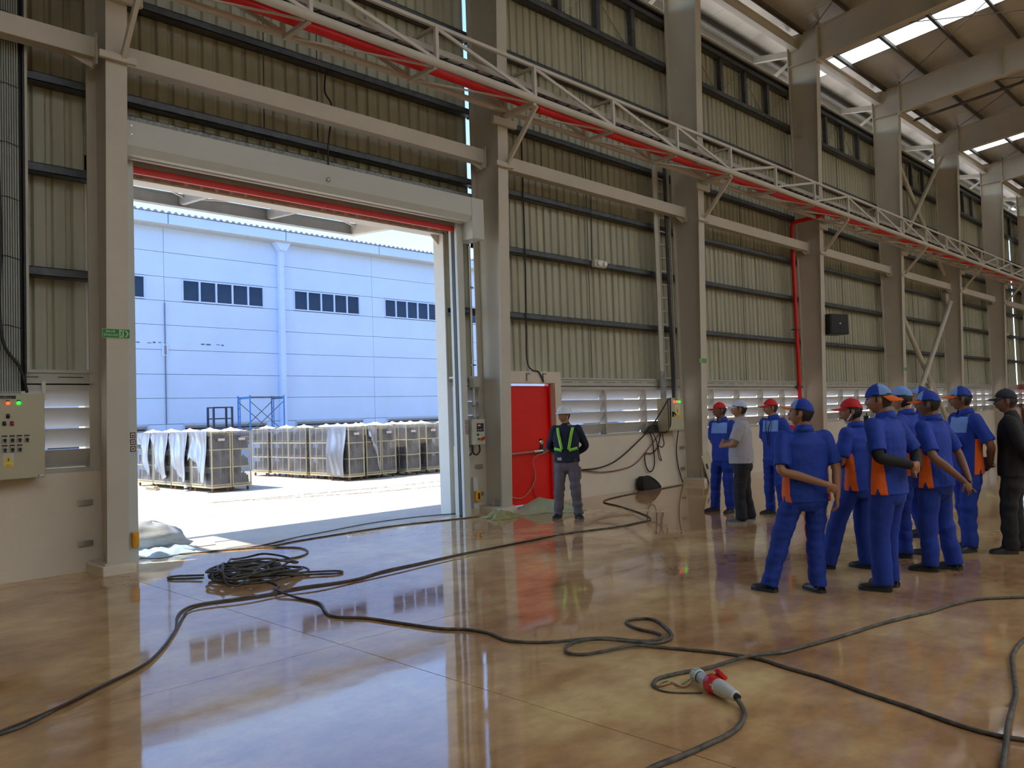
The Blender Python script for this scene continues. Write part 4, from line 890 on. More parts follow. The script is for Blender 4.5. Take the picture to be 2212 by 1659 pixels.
# ------------------------------------------------------------------ cables on the floor
CAB = {
'A':[(1.00,4.98),(1.14,5.03),(1.28,5.08),(1.55,5.28),(1.81,5.47),(2.05,5.62),(2.23,5.80),(2.50,6.19),(2.68,6.50),(2.85,6.88),(3.01,7.11),(3.17,7.19),(3.45,7.14),(3.82,7.05),(4.09,7.09),(4.64,6.96),(5.13,7.09),(5.59,7.12),(6.25,7.18),(6.78,7.19),(7.53,7.20),(8.24,7.19),(9.01,7.01),(9.56,7.01),(9.89,7.04),(10.37,7.51),(11.04,8.47),(11.47,9.17),(12.20,9.46),(13.29,9.60),(14.01,9.65),(14.88,9.74)],
'A2':[(1.0,5.0),(1.28,5.11),(1.54,5.25),(2.03,5.59),(2.27,5.84),(2.60,6.35),(2.90,6.87),(3.02,7.03),(3.19,7.09),(3.51,6.97),(3.92,6.96),(4.23,6.90),(4.72,6.92),(5.14,6.96),(5.71,7.05),(6.38,7.11),(7.05,7.17),(7.9,7.16)],
'B':[(4.06,7.77),(4.07,7.49),(4.01,7.28),(3.85,7.04),(3.86,6.70),(3.87,6.33),(3.72,5.98),(3.68,5.77),(3.81,5.53),(3.89,5.15),(3.97,4.80),(4.08,4.61),(4.11,4.39),(4.06,4.15),(4.19,3.91),(4.45,3.62),(4.59,3.40),(4.72,3.34),(4.82,3.37),(4.86,3.46),(4.87,3.61),(4.93,3.75),(5.00,3.81),(5.10,3.79),(5.16,3.69),(5.05,3.51),(4.88,3.33),(4.74,3.28),(4.60,3.33),(4.42,3.60),(4.28,3.73),(4.16,3.70),(4.09,3.61),(4.12,3.51),(4.25,3.43),(4.47,3.36),(4.58,3.21),(4.68,2.95),(4.74,2.71),(4.74,2.55),(4.69,2.37),(4.64,2.12),(4.55,1.87),(4.47,1.60),(4.38,1.35),(4.35,1.17),(4.37,1.05),(4.38,0.95)],
'C':[(7.66,1.60),(7.51,1.75),(7.25,1.99),(6.95,2.10),(6.60,2.16),(6.33,2.24),(6.02,2.32),(5.73,2.37),(5.47,2.42),(5.18,2.49),(4.97,2.54),(4.78,2.61),(4.61,2.64),(4.38,2.74),(4.20,2.82),(4.04,2.86),(3.94,2.83),(3.90,2.78)],
'D':[(3.95,2.30),(3.91,2.24),(3.82,2.18),(3.67,2.13),(3.53,2.12),(3.42,2.13),(3.22,2.15),(3.05,2.18),(2.91,2.19)],
'E':[(6.57,1.43),(6.16,1.45),(5.93,1.44),(5.71,1.41),(5.47,1.35),(5.05,1.24),(4.82,1.20),(4.47,1.14),(4.23,1.09),(4.01,1.05),(3.81,1.01)],
'F':[(3.85,10.35),(4.07,10.32),(4.43,10.14),(4.85,10.00),(5.22,9.96),(5.87,10.20),(6.44,10.33),(7.43,10.55),(8.31,10.50),(8.94,10.25)],
'F2':[(4.62,10.09),(5.20,9.80),(5.77,9.90),(6.63,9.95),(7.54,9.93),(8.59,9.68),(8.84,9.62)],
'F3':[(4.62,10.09),(4.85,10.00),(5.12,9.78),(5.42,9.38),(5.35,8.98),(5.10,8.72),(4.78,8.70),(4.56,8.72),(4.26,8.57)],
}
M_CABLE = mat('cable_dusty_black', (.030, .027, .024), .6, c2=(.17, .15, .12), scale=14)
def fcable(key, label, r, lift=None, m=None):
    P = CAB[key]; pts = [(x, y, r + (lift(x, y) if lift else 0)) for x, y in P]
    return cable('floor_cable', label, pts, r, m or M_CABLE, 8, 6, 'cable', 'cables on the hall floor')
near = lambda x, y, a, b, d: math.exp(-((x - a) ** 2 + (y - b) ** 2) / d ** 2)
fcable('A', 'long black cable running from bottom left past the coil to the third column', .0105)
fcable('A2', 'second dark cable twisted alongside the long one from bottom left', .008, lambda x, y: .014 * abs(math.sin(4 * x + y)), mat('cable_brown_black', (.06, .035, .025), .5))
fcable('B', 'thick grey-black cable snaking from the coil in loops across the floor', .0115, lambda x, y: .028 * near(x, y, 3.86, 7.05, .2) + .026 * near(x, y, 4.4, 3.55, .22))
fcable('C', 'black cable coming from the right ending in bare wires at the plug', .0125, lambda x, y: .030 * near(x, y, 4.66, 2.66, .16))
fcable('D', 'thick black cable leaving the red and grey plug towards the viewer', .0135, lambda x, y: .040 * near(x, y, 3.96, 2.32, .055))
fcable('E', 'thick dusty cable curving up the bottom right corner', .0135, lambda x, y: .032 * near(x, y, 4.35, 1.12, .12))
fcable('F', 'thin dark cable lying across the roller door threshold', .008)
fcable('F2', 'dark cable crossing the threshold towards the plastic sheet', .009)
fcable('F3', 'dark cable looping from the threshold back to the coil', .010)
# core wires fanning out to the plug
for lab, c_, pts in (('green-yellow core wire twisting from the cable end to the plug', (.13, .24, .05), [(3.90, 2.78), (3.95, 2.775), (3.97, 2.74), (3.99, 2.70), (4.04, 2.68), (4.10, 2.655)]),
                     ('pale yellow core wire from the cable end to the plug', (.42, .36, .22), [(3.90, 2.78), (3.93, 2.75), (3.98, 2.73), (4.01, 2.68), (4.05, 2.66), (4.10, 2.655)]),
                     ('brown core wire bowing from the cable end to the plug', (.30, .07, .03), [(3.90, 2.785), (3.92, 2.74), (3.95, 2.70), (4.00, 2.665), (4.05, 2.645), (4.10, 2.65)])):
    cable('core_wire', lab, [(x, y, .012 + .012 * (i % 3) if i < len(pts) - 1 else .05) for i, (x, y) in enumerate(pts)], .0045, mat('wire_' + lab.split()[0].replace('-', '_'), c_, .4), 6, 6, 'wire')
cable('core_wire', 'thin dark core wire passing under the plug', [(3.90, 2.80, .008), (3.885, 2.74, .006), (3.90, 2.67, .006), (3.95, 2.60, .006), (4.0, 2.54, .006)], .005, M_CABLE, 6, 6, 'wire')
# coil
co = root('cable_coil', 'heaped coil of dusty black cable on the polished floor', 'cable coil', 'cables on the hall floor', loc=(4.12, 8.02, 0)); random.seed(21)
for i in range(15):
    a0 = random.uniform(0, 6.28); rx, ry = random.uniform(.22, .50), random.uniform(.16, .38); ox, oy = random.uniform(-.16, .16), random.uniform(-.12, .12); ang = R(-45) + random.uniform(-.3, .3)
    pts = []; nn = 15; zl = .014 + .010 * i
    for j in range(nn):
        a = a0 + j * 6.283 / (nn - 1) * random.choice((1.0,)) ; rr = 1 + .12 * math.sin(3 * a + i)
        x, y = rx * math.cos(a) * rr, ry * math.sin(a) * rr
        dome = max(.0, 1 - (math.hypot(x / .52, y / .40)) ** 2)
        pts.append((ox + x * math.cos(ang) - y * math.sin(ang), oy + x * math.sin(ang) + y * math.cos(ang), .013 + dome * .21 * (i / 15) + .010 * (i % 4) + .006 * math.sin(5 * a)))
    put('loop', MB().tube(smooth_path(pts, 4), .0115, 7), M_CABLE, co, 'all')
for pts in ([(-.3, .5, .014), (-.42, .62, .014), (-.50, .70, .014), (-.60, .70, .014), (-.60, .58, .014), (-.50, .44, .014), (-.4, .32, .02)], [(.2, -.2, .03), (.5, -.34, .014), (.68, -.50, .014), (.70, -.62, .014), (.58, -.62, .014), (.42, -.48, .016), (.15, -.3, .03)]):
    put('loop', MB().tube(smooth_path(pts, 6), .011, 7), M_CABLE, co, 'all')
# industrial plug
M_PLUGW = mat('plug_pale_grey', (.55, .60, .58), .32, var=.04); M_PLUGR = mat('plug_red', (.62, .018, .012), .35, var=.06)
P0, P1 = Vector((4.13, 2.665, 0)), Vector((3.95, 2.30, 0)); L = (P1 - P0).length
pg = root('power_plug', 'red and pale grey industrial power plug lying on the floor', 'plug', loc=(P0.x, P0.y, 0), rz=math.atan2(P1.y - P0.y, P1.x - P0.x))
zc = .052
def lx(nm, prof, m): return put(nm, MB().lathe(prof, (0, 0, zc), (1, 0, 0), 24), m, pg, smooth=True)
k = L / .41
g_ = MB().lathe([(.026, 0), (.040, .004), (.040, .045), (.034, .05)], (0, 0, zc), (1, 0, 0), 24)
for i in range(16): a = i * math.pi / 8; g_.obox((.024, .040 * math.cos(a), zc + .040 * math.sin(a)), (.04, .006, .006), Matrix.Rotation(a, 3, 'X'))
put('gland_nut', g_, M_PLUGW, pg); lx('socket_body', [(.030, .045), (.033, .05), (.034, .10), (.043, .13), (.047, .16)], M_PLUGW); lx('seal_ring', [(.0345, .052), (.0345, .058)], M_BLACK)
lx('red_collar', [(.048, .155), (.052, .16), (.052, .205), (.049, .215), (.049, .235)], M_PLUGR)
lidm = MB().lathe([(.0, 0), (.040, 0), (.043, .006), (.043, .018), (.036, .024), (.0, .024)], (.185, .045, zc + .040), (.10, .70, .70), 22)
put('hinged_lid', lidm, M_PLUGR, pg, smooth=True); put('hinge', MB().box(.16, .21, .03, .056, zc + .02, zc + .05), M_PLUGR, pg, bevel=.004); put('latch', MB().box(.17, .25, -.058, -.040, zc - .02, zc + .015), M_PLUGR, pg, bevel=.005)
lx('plug_shell', [(.045, .23), (.046, .25), (.045, .29), (.037, .34), (.031, .37), (.030, .40), (.022, .408)], M_PLUGW); lx('cable_boot', [(.019, .40), (.018, .425), (.016, .43)], M_BLACK)
put('rating_plate', MB().box(.225, .255, -.052, -.045, zc - .005, zc + .02), mat('sign_white', (.58, .57, .54)), pg)

# ------------------------------------------------------------------ sheets, sack, wedge, leaning cover, litter
def drape(nm, label, cat, c, size, rz, hf, m, seed, n=40):
    vs = []; rnd = random.Random(seed); ph = [rnd.uniform(0, 9) for _ in range(6)]
    for i in range(n + 1):
        for j in range(n + 1):
            u, v = i / n * 2 - 1, j / n * 2 - 1
            r_ = 1 + .22 * math.sin(3 * math.atan2(v, u) + ph[0]) + .12 * math.sin(7 * math.atan2(v, u) + ph[1])
            x, y = u * size[0] * r_, v * size[1] * r_
            f = abs(math.sin(5 * u + 3 * v + ph[2]) * math.sin(4 * v - 2 * u + ph[3])); f2 = abs(math.sin(13 * u - 7 * v + ph[4]))
            edge = max(0, 1 - max(abs(u), abs(v)) ** 6)
            z = .004 + edge * (hf(u, v) + .03 * f + .012 * f2 * f)
            vs.append((x, y, z))
    o = put(nm, MB().add(vs, [(i * (n + 1) + j, (i + 1) * (n + 1) + j, (i + 1) * (n + 1) + j + 1, i * (n + 1) + j + 1) for i in range(n) for j in range(n)]), m, None, 'all', label, cat, loc=(c[0], c[1], 0)); o.rotation_euler.z = rz
    s = o.modifiers.new('thickness', 'SOLIDIFY'); s.thickness = .003; return o
M_PLAST = mat('sheet_pale_green', (.40, .44, .27), .38, var=.12, scale=4, bump=.3, bscale=10)
drape('plastic_sheet', 'crumpled pale green plastic sheet heaped at the red door', 'sheet', (9.90, 9.22), (.56, .33), R(-42), lambda u, v: .20 * math.exp(-((u - .05) ** 2 + (v - .1) ** 2) * 2.2), M_PLAST, 8)
drape('plastic_sheet', 'small olive plastic scrap trailing from the green sheet by the shutter rail', 'sheet', (8.98, 9.22), (.26, .22), R(-20), lambda u, v: .10 * math.exp(-((u + .2) ** 2 + v * v) * 2), mat('sheet_olive', (.30, .29, .12), .4, var=.15), 14)
drape('plastic_sheet', 'pale blue plastic sheet lying under the grey sack at the left jamb', 'sheet', (4.13, 10.50), (.40, .26), R(-10), lambda u, v: .05, mat('sheet_pale_blue', (.45, .60, .72), .3, var=.1), 19)
sk = root('sack', 'grey woven sack slumped outside the left door jamb', 'sack', loc=(4.18, 10.86, 0)); n = 20; vs = []
for i in range(n + 1):
    for j in range(2 * n):
        th, ph = math.pi * i / n, math.pi * j / n
        x, y, z = math.sin(th) * math.cos(ph), math.sin(th) * math.sin(ph), math.cos(th)
        f = 1 + .06 * math.sin(5 * ph + 2 * th) + .04 * math.sin(9 * th + 3 * ph)
        vs.append((x * .42 * f * (1 + .2 * (z < 0)), y * .30 * f, max(0, .18 + z * .20 * f + .08 * -x)))
put('bag', MB().add(vs, [(i * 2 * n + j, i * 2 * n + (j + 1) % (2 * n), (i + 1) * 2 * n + (j + 1) % (2 * n), (i + 1) * 2 * n + j) for i in range(n) for j in range(2 * n)]), mat('sack_grey', (.34, .36, .37), .6, var=.12, scale=6, bump=.2), sk, 'all')
put('seam_strap', MB().tube([(.16, -.26, .05), (.18, -.2, .22), (.2, 0, .31), (.2, .2, .22)], .012, 6), M_COVER, sk)
wg = root('rubber_wedge', 'black curved wedge leaning at the foot of the low white wall', 'wedge', loc=(13.7, 9.86, 0))
pf = [(-.16, 0), (.42, 0), (.44, .03), (.36, .11), (.2, .21), (.02, .28), (-.10, .28), (-.16, .22), (-.17, .1)]
put('body', MB().prism(pf, .17, (0, -.09, 0)), mat('wedge_black', (.010, .010, .010), .6), wg, bevel=.02); put('rim', MB().tube(smooth_path([(x, -.09, z) for x, z in pf[1:8]], 4), .012, 6), M_RUBBER, wg)
lc = root('panel_cover', 'beige metal cabinet cover leaning against the plinth of the third column', 'panel', loc=(15.6, 9.40, 0))
Mx = Matrix.Rotation(R(-14), 4, 'Y') @ Matrix.Rotation(R(-9), 4, 'X')
def lean(nm, mb, m):
    mb.v = [tuple(Mx @ Vector(v)) for v in mb.v]; return put(nm, mb, m, lc)
lean('sheet_face', MB().box(-.15, .17, -.012, .012, .0, .66), M_PANELBOX); lean('cutout', MB().box(-.10, -.03, -.016, -.012, .34, .46), M_BLACK); lean('small_plate', MB().box(-.01, .06, -.016, -.012, .38, .45), M_TRIM); lean('small_plate', MB().box(.07, .15, -.016, -.012, .38, .45), M_TRIM)
lean('hinge_wire', MB().tube(smooth_path([(.17, -.01, .30), (.22, -.02, .34), (.22, -.02, .42), (.17, -.01, .44)], 4), .006, 6), M_CHROME)
lp_ = root('paper_scrap', 'small crumpled white paper scrap on the threshold floor', 'paper', loc=(4.84, 10.72, 0)); put('sheet', MB().add([(-.12, -.05, .004), (.1, -.07, .006), (.14, .05, .03), (-.02, .03, .035), (-.13, .07, .006)], [(0, 1, 3), (1, 2, 3), (0, 3, 4)]), M_COVER, lp_)

wbt = root('water_bottle', 'clear plastic water bottle on the floor far behind the badge man', 'bottle', loc=(28.5, 6.96, 0))
put('bottle_body', MB().lathe([(.05, 0), (.055, .02), (.055, .25), (.03, .34), (.02, .37)], (0, 0, 0), (0, 0, 1), 14), filmmat('bottle_plastic', (.55, .65, .75), .4), wbt, smooth=True); put('bottle_cap', MB().lathe([(.022, .37), (.022, .40)], (0, 0, 0), (0, 0, 1), 12), mat('cap_blue', (.05, .15, .5), .4), wbt)
# ------------------------------------------------------------------ people
M_SKIN = mat('skin_tan', (.34, .165, .092), .5, var=.08, scale=9)
M_SKIN2 = mat('skin_brown', (.22, .10, .055), .5, var=.08, scale=9)
M_SKIN3 = mat('skin_light_tan', (.42, .22, .13), .5, var=.08, scale=9)
M_HAIR = mat('hair_black', (.010, .008, .007), .55, var=.4, scale=60, stretch=(1, 1, .2))
M_EYEW = mat('eye_white', (.55, .52, .48), .3); M_IRIS = mat('iris_dark', (.012, .007, .005), .2); M_LIP = mat('lip_brown', (.22, .075, .055), .5)
M_BLUE = mat('work_blue', (.006, .042, .36), .75, var=.25, scale=7, bump=.25, bscale=22)
M_TROU = mat('trouser_blue', (.005, .034, .29), .8, var=.25, scale=6, bump=.25, bscale=20)
M_LBLUE = mat('yoke_light_blue', (.19, .34, .72), .75, var=.08, bump=.2, bscale=30)
M_ORANGE = mat('panel_orange', (.80, .13, .008), .7, var=.08, bump=.2, bscale=30)
M_GREYP = mat('polo_grey', (.36, .34, .37), .8, var=.10, bump=.3, bscale=18)
M_BLK = mat('cloth_black', (.010, .010, .012), .8, var=.3, bump=.25, bscale=18)
M_NAVYS = mat('sweater_navy', (.008, .012, .032), .85, var=.3, bump=.25, bscale=18)
M_CARGO = mat('cargo_grey', (.115, .10, .12), .85, var=.15, bump=.3, bscale=16)
M_SHOE = mat('shoe_black', (.014, .014, .016), .42, var=.3, scale=20); M_SOLE = mat('sole_dark', (.03, .03, .03), .7)
M_HIVIS = mat('hivis_lime', (.30, .80, .02), .5, var=.05, emit=None); M_HELM = mat('helmet_white', (.66, .70, .74), .25, var=.03)
M_CAPR = mat('cap_red', (.55, .006, .008), .7, var=.08, bump=.2, bscale=60); M_CAPW = mat('cap_white_lilac', (.52, .55, .68), .7, var=.05, bump=.2, bscale=60); M_CAPN = mat('cap_navy', (.014, .016, .03), .75, var=.15, bump=.2, bscale=60)
def loft(pts, rad, xax=(1, 0, 0), n=16, flat0=False, flat1=False):
    P = [Vector(p) for p in pts]; X0 = Vector(xax); rings = []; m = len(P)
    def ring(c, t, rx, ry):
        x = X0 - t * X0.dot(t)
        if x.length < .1: x = t.orthogonal()
        x.normalize(); y = t.cross(x); return [c + x * (math.cos(2 * math.pi * j / n) * rx) + y * (math.sin(2 * math.pi * j / n) * ry) for j in range(n)]
    T = [(P[min(i + 1, m - 1)] - P[max(i - 1, 0)]).normalized() for i in range(m)]
    rad = [(r, r) if not isinstance(r, tuple) else r for r in rad]
    if not flat0:
        for a in (80, 55, 28): rings.append(ring(P[0] - T[0] * (min(rad[0]) * math.sin(R(a))), T[0], rad[0][0] * math.cos(R(a)), rad[0][1] * math.cos(R(a))))
    for i in range(m): rings.append(ring(P[i], T[i], *rad[i]))
    if not flat1:
        for a in (28, 55, 80): rings.append(ring(P[-1] + T[-1] * (min(rad[-1]) * math.sin(R(a))), T[-1], rad[-1][0] * math.cos(R(a)), rad[-1][1] * math.cos(R(a))))
    mb = MB(); k = len(rings)
    fs = [(i * n + j, i * n + (j + 1) % n, (i + 1) * n + (j + 1) % n, (i + 1) * n + j) for i in range(k - 1) for j in range(n)]
    fs += [tuple(range(n - 1, -1, -1)), tuple((k - 1) * n + j for j in range(n))]
    return mb.add([q for r_ in rings for q in r_], fs)
def dens(pts, rad, k=4):
    rad = [(r, r) if not isinstance(r, tuple) else r for r in rad]
    P = smooth_path(pts, k); m = len(pts); out = []
    for i in range(m - 1):
        for q in range(k): t = q / k; out.append(tuple(rad[i][c] * (1 - t) + rad[i + 1][c] * t for c in (0, 1)))
    out.append(rad[-1]); return P, out
def remesh(parts, vox, smooth_it=3, name='m'):
    mb = MB()
    for p in parts: mb.add(p.v, p.f)
    me = mb.mesh(name); o = bpy.data.objects.new(name, me); col.objects.link(o)
    r_ = o.modifiers.new('r', 'REMESH'); r_.mode = 'VOXEL'; r_.voxel_size = vox
    if smooth_it: s = o.modifiers.new('s', 'SMOOTH'); s.factor = .5; s.iterations = smooth_it
    dg = bpy.context.evaluated_depsgraph_get(); dg.update(); out = bpy.data.meshes.new_from_object(o.evaluated_get(dg)); bpy.data.objects.remove(o); bpy.data.meshes.remove(me)
    return out
def coords(me):
    a = np.empty(len(me.vertices) * 3); me.vertices.foreach_get('co', a); return a.reshape(-1, 3)
def normals(me):
    a = np.empty(len(me.vertices) * 3); me.vertices.foreach_get('normal', a); return a.reshape(-1, 3)
def setco(me, a): me.vertices.foreach_set('co', a.ravel()); me.update()
def wrinkle(me, amp, seed, freq=(9, 9, 16)):
    rs = np.random.RandomState(seed); c = coords(me); n = normals(me); w_ = np.zeros(len(c))
    for k in range(7):
        d = rs.normal(size=3) * np.array(freq) * (1 + k * .35); w_ += np.sin(c @ d + rs.uniform(0, 6) + 1.2 * np.sin(c @ (rs.normal(size=3) * 7))) / (1 + k * .45)
    setco(me, c + n * (amp * w_ / 2.2)[:, None])
def split_mats(me, rule, mats):
    me.materials.clear()
    for m in mats: me.materials.append(m)
    cen = np.empty(len(me.polygons) * 3); me.polygons.foreach_get('center', cen); cen = cen.reshape(-1, 3)
    nr = np.empty(len(me.polygons) * 3); me.polygons.foreach_get('normal', nr); nr = nr.reshape(-1, 3)
    return rule(cen, nr)
def submesh(me, keep, name):
    """faces of me where keep is True as a new mesh (used to make yokes and side panels parts of their own)"""
    vco = coords(me); idx = {}; vs = []; fs = []
    for p in me.polygons:
        if keep[p.index]:
            f = []
            for v in p.vertices:
                if v not in idx: idx[v] = len(vs); vs.append(tuple(vco[v]))
                f.append(idx[v])
            fs.append(tuple(f))
    m = bpy.data.meshes.new(name); m.from_pydata(vs, [], fs); m.update(); return m
HW, HD, HH = .076, .097, .117
def head_mb():
    mb = MB(); nu, nv = 44, 40; vs = []
    for j in range(nv + 1):
        th = math.pi * j / nv; z = math.cos(th)
        for i in range(nu):
            ph = 2 * math.pi * i / nu; x, y = math.sin(th) * math.cos(ph), math.sin(th) * math.sin(ph)
            X, Y, Z = x * HW, y * HD, z * HH
            if z < 0:
                s = -z; X *= 1 - .34 * s ** 1.5
                if y < 0: Y *= 1 - .38 * s
                else: Y *= 1 + .02 * s
            g_ = lambda x0, z0, sx, sz: math.exp(-((X - x0) / sx) ** 2 - ((Z - z0) / sz) ** 2)
            if y > .2:
                d = 0
                d += .012 * g_(0, .012, .010, .022) + .027 * g_(0, -.022, .014, .016) + .004 * (g_(.014, -.026, .008, .01) + g_(-.014, -.026, .008, .01))
                d += .007 * (g_(.030, .030, .022, .009) + g_(-.030, .030, .022, .009)) - .009 * (g_(.031, .010, .017, .012) + g_(-.031, .010, .017, .012))
                d += .008 * g_(0, -.054, .022, .008) + .008 * g_(0, -.068, .020, .008) - .004 * g_(0, -.061, .02, .003) - .004 * g_(0, -.082, .02, .006) + .011 * g_(0, -.102, .024, .014)
                d += .004 * (g_(.045, -.02, .018, .02) + g_(-.045, -.02, .018, .02))
                Y += d * min(1, (y - .2) * 3)
            vs.append((X, Y, Z))
    fs = [(j * nu + i, (j + 1) * nu + i, (j + 1) * nu + (i + 1) % nu, j * nu + (i + 1) % nu) for j in range(nv) for i in range(nu)]
    mb.add(vs, fs)
    for s in (-1, 1):
        e = MB(); n = 10
        vv = []
        for j in range(n + 1):
            th = math.pi * j / n
            for i in range(n): ph = 2 * math.pi * i / n; vv.append((s * (HW * .99 + .014 * math.sin(th) * math.cos(ph)) , -.008 + .019 * math.sin(th) * math.sin(ph) - .006 * math.cos(th) , -.004 + .033 * math.cos(th)))
        e.add(vv, [(j * n + i, j * n + (i + 1) % n, (j + 1) * n + (i + 1) % n, (j + 1) * n + i) for j in range(n) for i in range(n)]); mb.add(e.v, e.f)
    return mb
HEAD = head_mb()
def shell_mb(keep, off, nu=40, nv=30, sc_=(1, 1, 1), cz=0):
    vs = []; fs = []; ok = {}
    for j in range(nv + 1):
        th = math.pi * j / nv
        for i in range(nu):
            ph = 2 * math.pi * i / nu; x, y, z = math.sin(th) * math.cos(ph), math.sin(th) * math.sin(ph), math.cos(th)
            sx = 1 - (.34 * (-z) ** 1.5 if z < 0 else 0); sy = 1 - (.30 * (-z) if z < 0 and y < 0 else 0)
            vs.append((x * (HW + off) * sc_[0] * sx, y * (HD + off) * sc_[1] * sy, z * (HH + off) * sc_[2] + cz)); ok[j * nu + i] = keep(x, y, z)
    for j in range(nv):
        for i in range(nu):
            q = (j * nu + i, (j + 1) * nu + i, (j + 1) * nu + (i + 1) % nu, j * nu + (i + 1) % nu)
            if sum(ok[a] for a in q) >= 3: fs.append(q)
    used = sorted({a for f in fs for a in f}); mp = {a: b for b, a in enumerate(used)}
    return MB().add([vs[a] for a in used], [tuple(mp[a] for a in f) for f in fs])
def visor_mb(L=.085, W=.082, z0=.038, tilt=-.15):
    n, m = 14, 6; top = []
    for i in range(n + 1):
        a = R(-68) + R(136) * i / n
        for j in range(m + 1):
            t = j / m; ex = L * t * math.cos(a * .95) ** .6
            x = math.sin(a) * (W + .004); y = math.cos(a) * (HD + .008) + ex; z = z0 + tilt * ex * 1.0 - .016 * (x / W) ** 2 * (.3 + t)
            top.append((x, y, z))
    k = len(top); vs = top + [(x, y, z - .004) for x, y, z in top]
    q = lambda i, j: i * (m + 1) + j
    fs = [(q(i, j), q(i + 1, j), q(i + 1, j + 1), q(i, j + 1)) for i in range(n) for j in range(m)]; fs += [(k + q(i, j), k + q(i, j + 1), k + q(i + 1, j + 1), k + q(i + 1, j)) for i in range(n) for j in range(m)]
    fs += [(q(i, m), q(i + 1, m), k + q(i + 1, m), k + q(i, m)) for i in range(n)]
    fs += [(q(0, j), q(0, j + 1), k + q(0, j + 1), k + q(0, j)) for j in range(m)] + [(q(n, j + 1), q(n, j), k + q(n, j), k + q(n, j + 1)) for j in range(m)]
    return MB().add(vs, fs)
def hand(parts, fingers, w_, d, pn, right, curl, sc_=1.0):
    d = Vector(d).normalized(); pn = Vector(pn); pn = (pn - d * pn.dot(d)).normalized(); s = d.cross(pn) * (1 if right else -1); w_ = Vector(w_)
    P, rr = dens([w_ - d * .02, w_ + d * .02, w_ + d * .055, w_ + d * .085], [(.024, .020), (.031, .018), (.039, .017), (.037, .013)])
    parts.append(loft(P, rr, tuple(s), 14))
    for i, (o_, ln) in enumerate(((.030, .070), (.010, .080), (-.010, .075), (-.029, .060))):
        b = w_ + d * (.078 - .006 * abs(i - 1.2)) + s * o_; pts = [b - d * .012, b]; dirn = d.copy(); c = R(curl * (1 + .12 * i))
        for q, f in enumerate((.45, .30, .25)):
            a = c * (.55, 1.0, .8)[q]; dirn = (dirn * math.cos(a) + pn * math.sin(a)).normalized()
            pn_ = pn; pts.append(pts[-1] + dirn * ln * f)
        fingers.append(MB().tube(smooth_path(pts, 2), [.0092] * 3 + [.0086] * 2 + [.008] * 2 + [.0074] * 2, 8))
        tip = pts[-1]; fingers.append(loft([tip - dirn * .004, tip], [.0072, .0068], n=8))
    b = w_ + d * .022 + s * .026; td = (d * .62 + s * .62 + pn * .35).normalized(); td2 = (d * .9 + s * .12 + pn * .45).normalized()
    fingers.append(MB().tube(smooth_path([b - td * .015, b + td * .02, b + td * .042, b + td * .042 + td2 * .028], 2), [.0125, .0125, .012, .0115, .0105, .0095, .0085], 8))
POSE = {
 'behind': dict(R=((.275, -.09, 1.10), (.07, -.205, .945), (-.75, -.10, -.55), (.1, -1, 0), 26), L=((-.275, -.09, 1.10), (-.02, -.235, .90), (.80, .0, -.45), (0, 1, .2), 40)),
 'grip': dict(R=((.24, -.07, 1.09), (.215, -.14, .845), (.05, .16, -1), (-.8, .5, 0), 34), L=((-.235, -.10, 1.09), (.10, -.225, .965), (.80, .10, -.50), (.1, 1, .1), 42)),
 'low': dict(R=((.27, -.10, 1.10), (.10, -.235, .87), (-.45, -.25, -.85), (.2, -1, 0), 24), L=((-.27, -.12, 1.10), (-.06, -.255, .86), (.35, -.35, -.8), (.1, .6, .2), 30)),
 'back_mid': dict(R=((.28, -.10, 1.12), (.06, -.21, 1.0), (-.9, -.05, -.2), (0, -1, 0), 30), L=((-.285, -.10, 1.12), (-.03, -.225, 1.04), (.9, -.05, -.05), (0, 1, 0), 45)),
 'front': dict(R=((.27, .02, 1.10), (.07, .20, 1.00), (-.85, .15, -.1), (0, -1, 0), 35), L=((-.27, .02, 1.10), (-.06, .22, 1.02), (.85, .1, -.1), (0, -1, 0), 40)),
 'crossed': dict(R=((.255, .10, 1.13), (.0, .235, 1.115), (-.9, -.05, .1), (0, -1, .1), 30), L=((-.255, .10, 1.12), (.02, .262, 1.07), (.9, -.06, .1), (0, -1, .2), 34)),
 'down': dict(R=((.25, -.03, 1.09), (.25, .04, .84), (0, .1, -1), (-1, 0, 0), 25), L=((-.25, -.03, 1.09), (-.25, .04, .84), (0, .1, -1), (1, 0, 0), 25)),
}
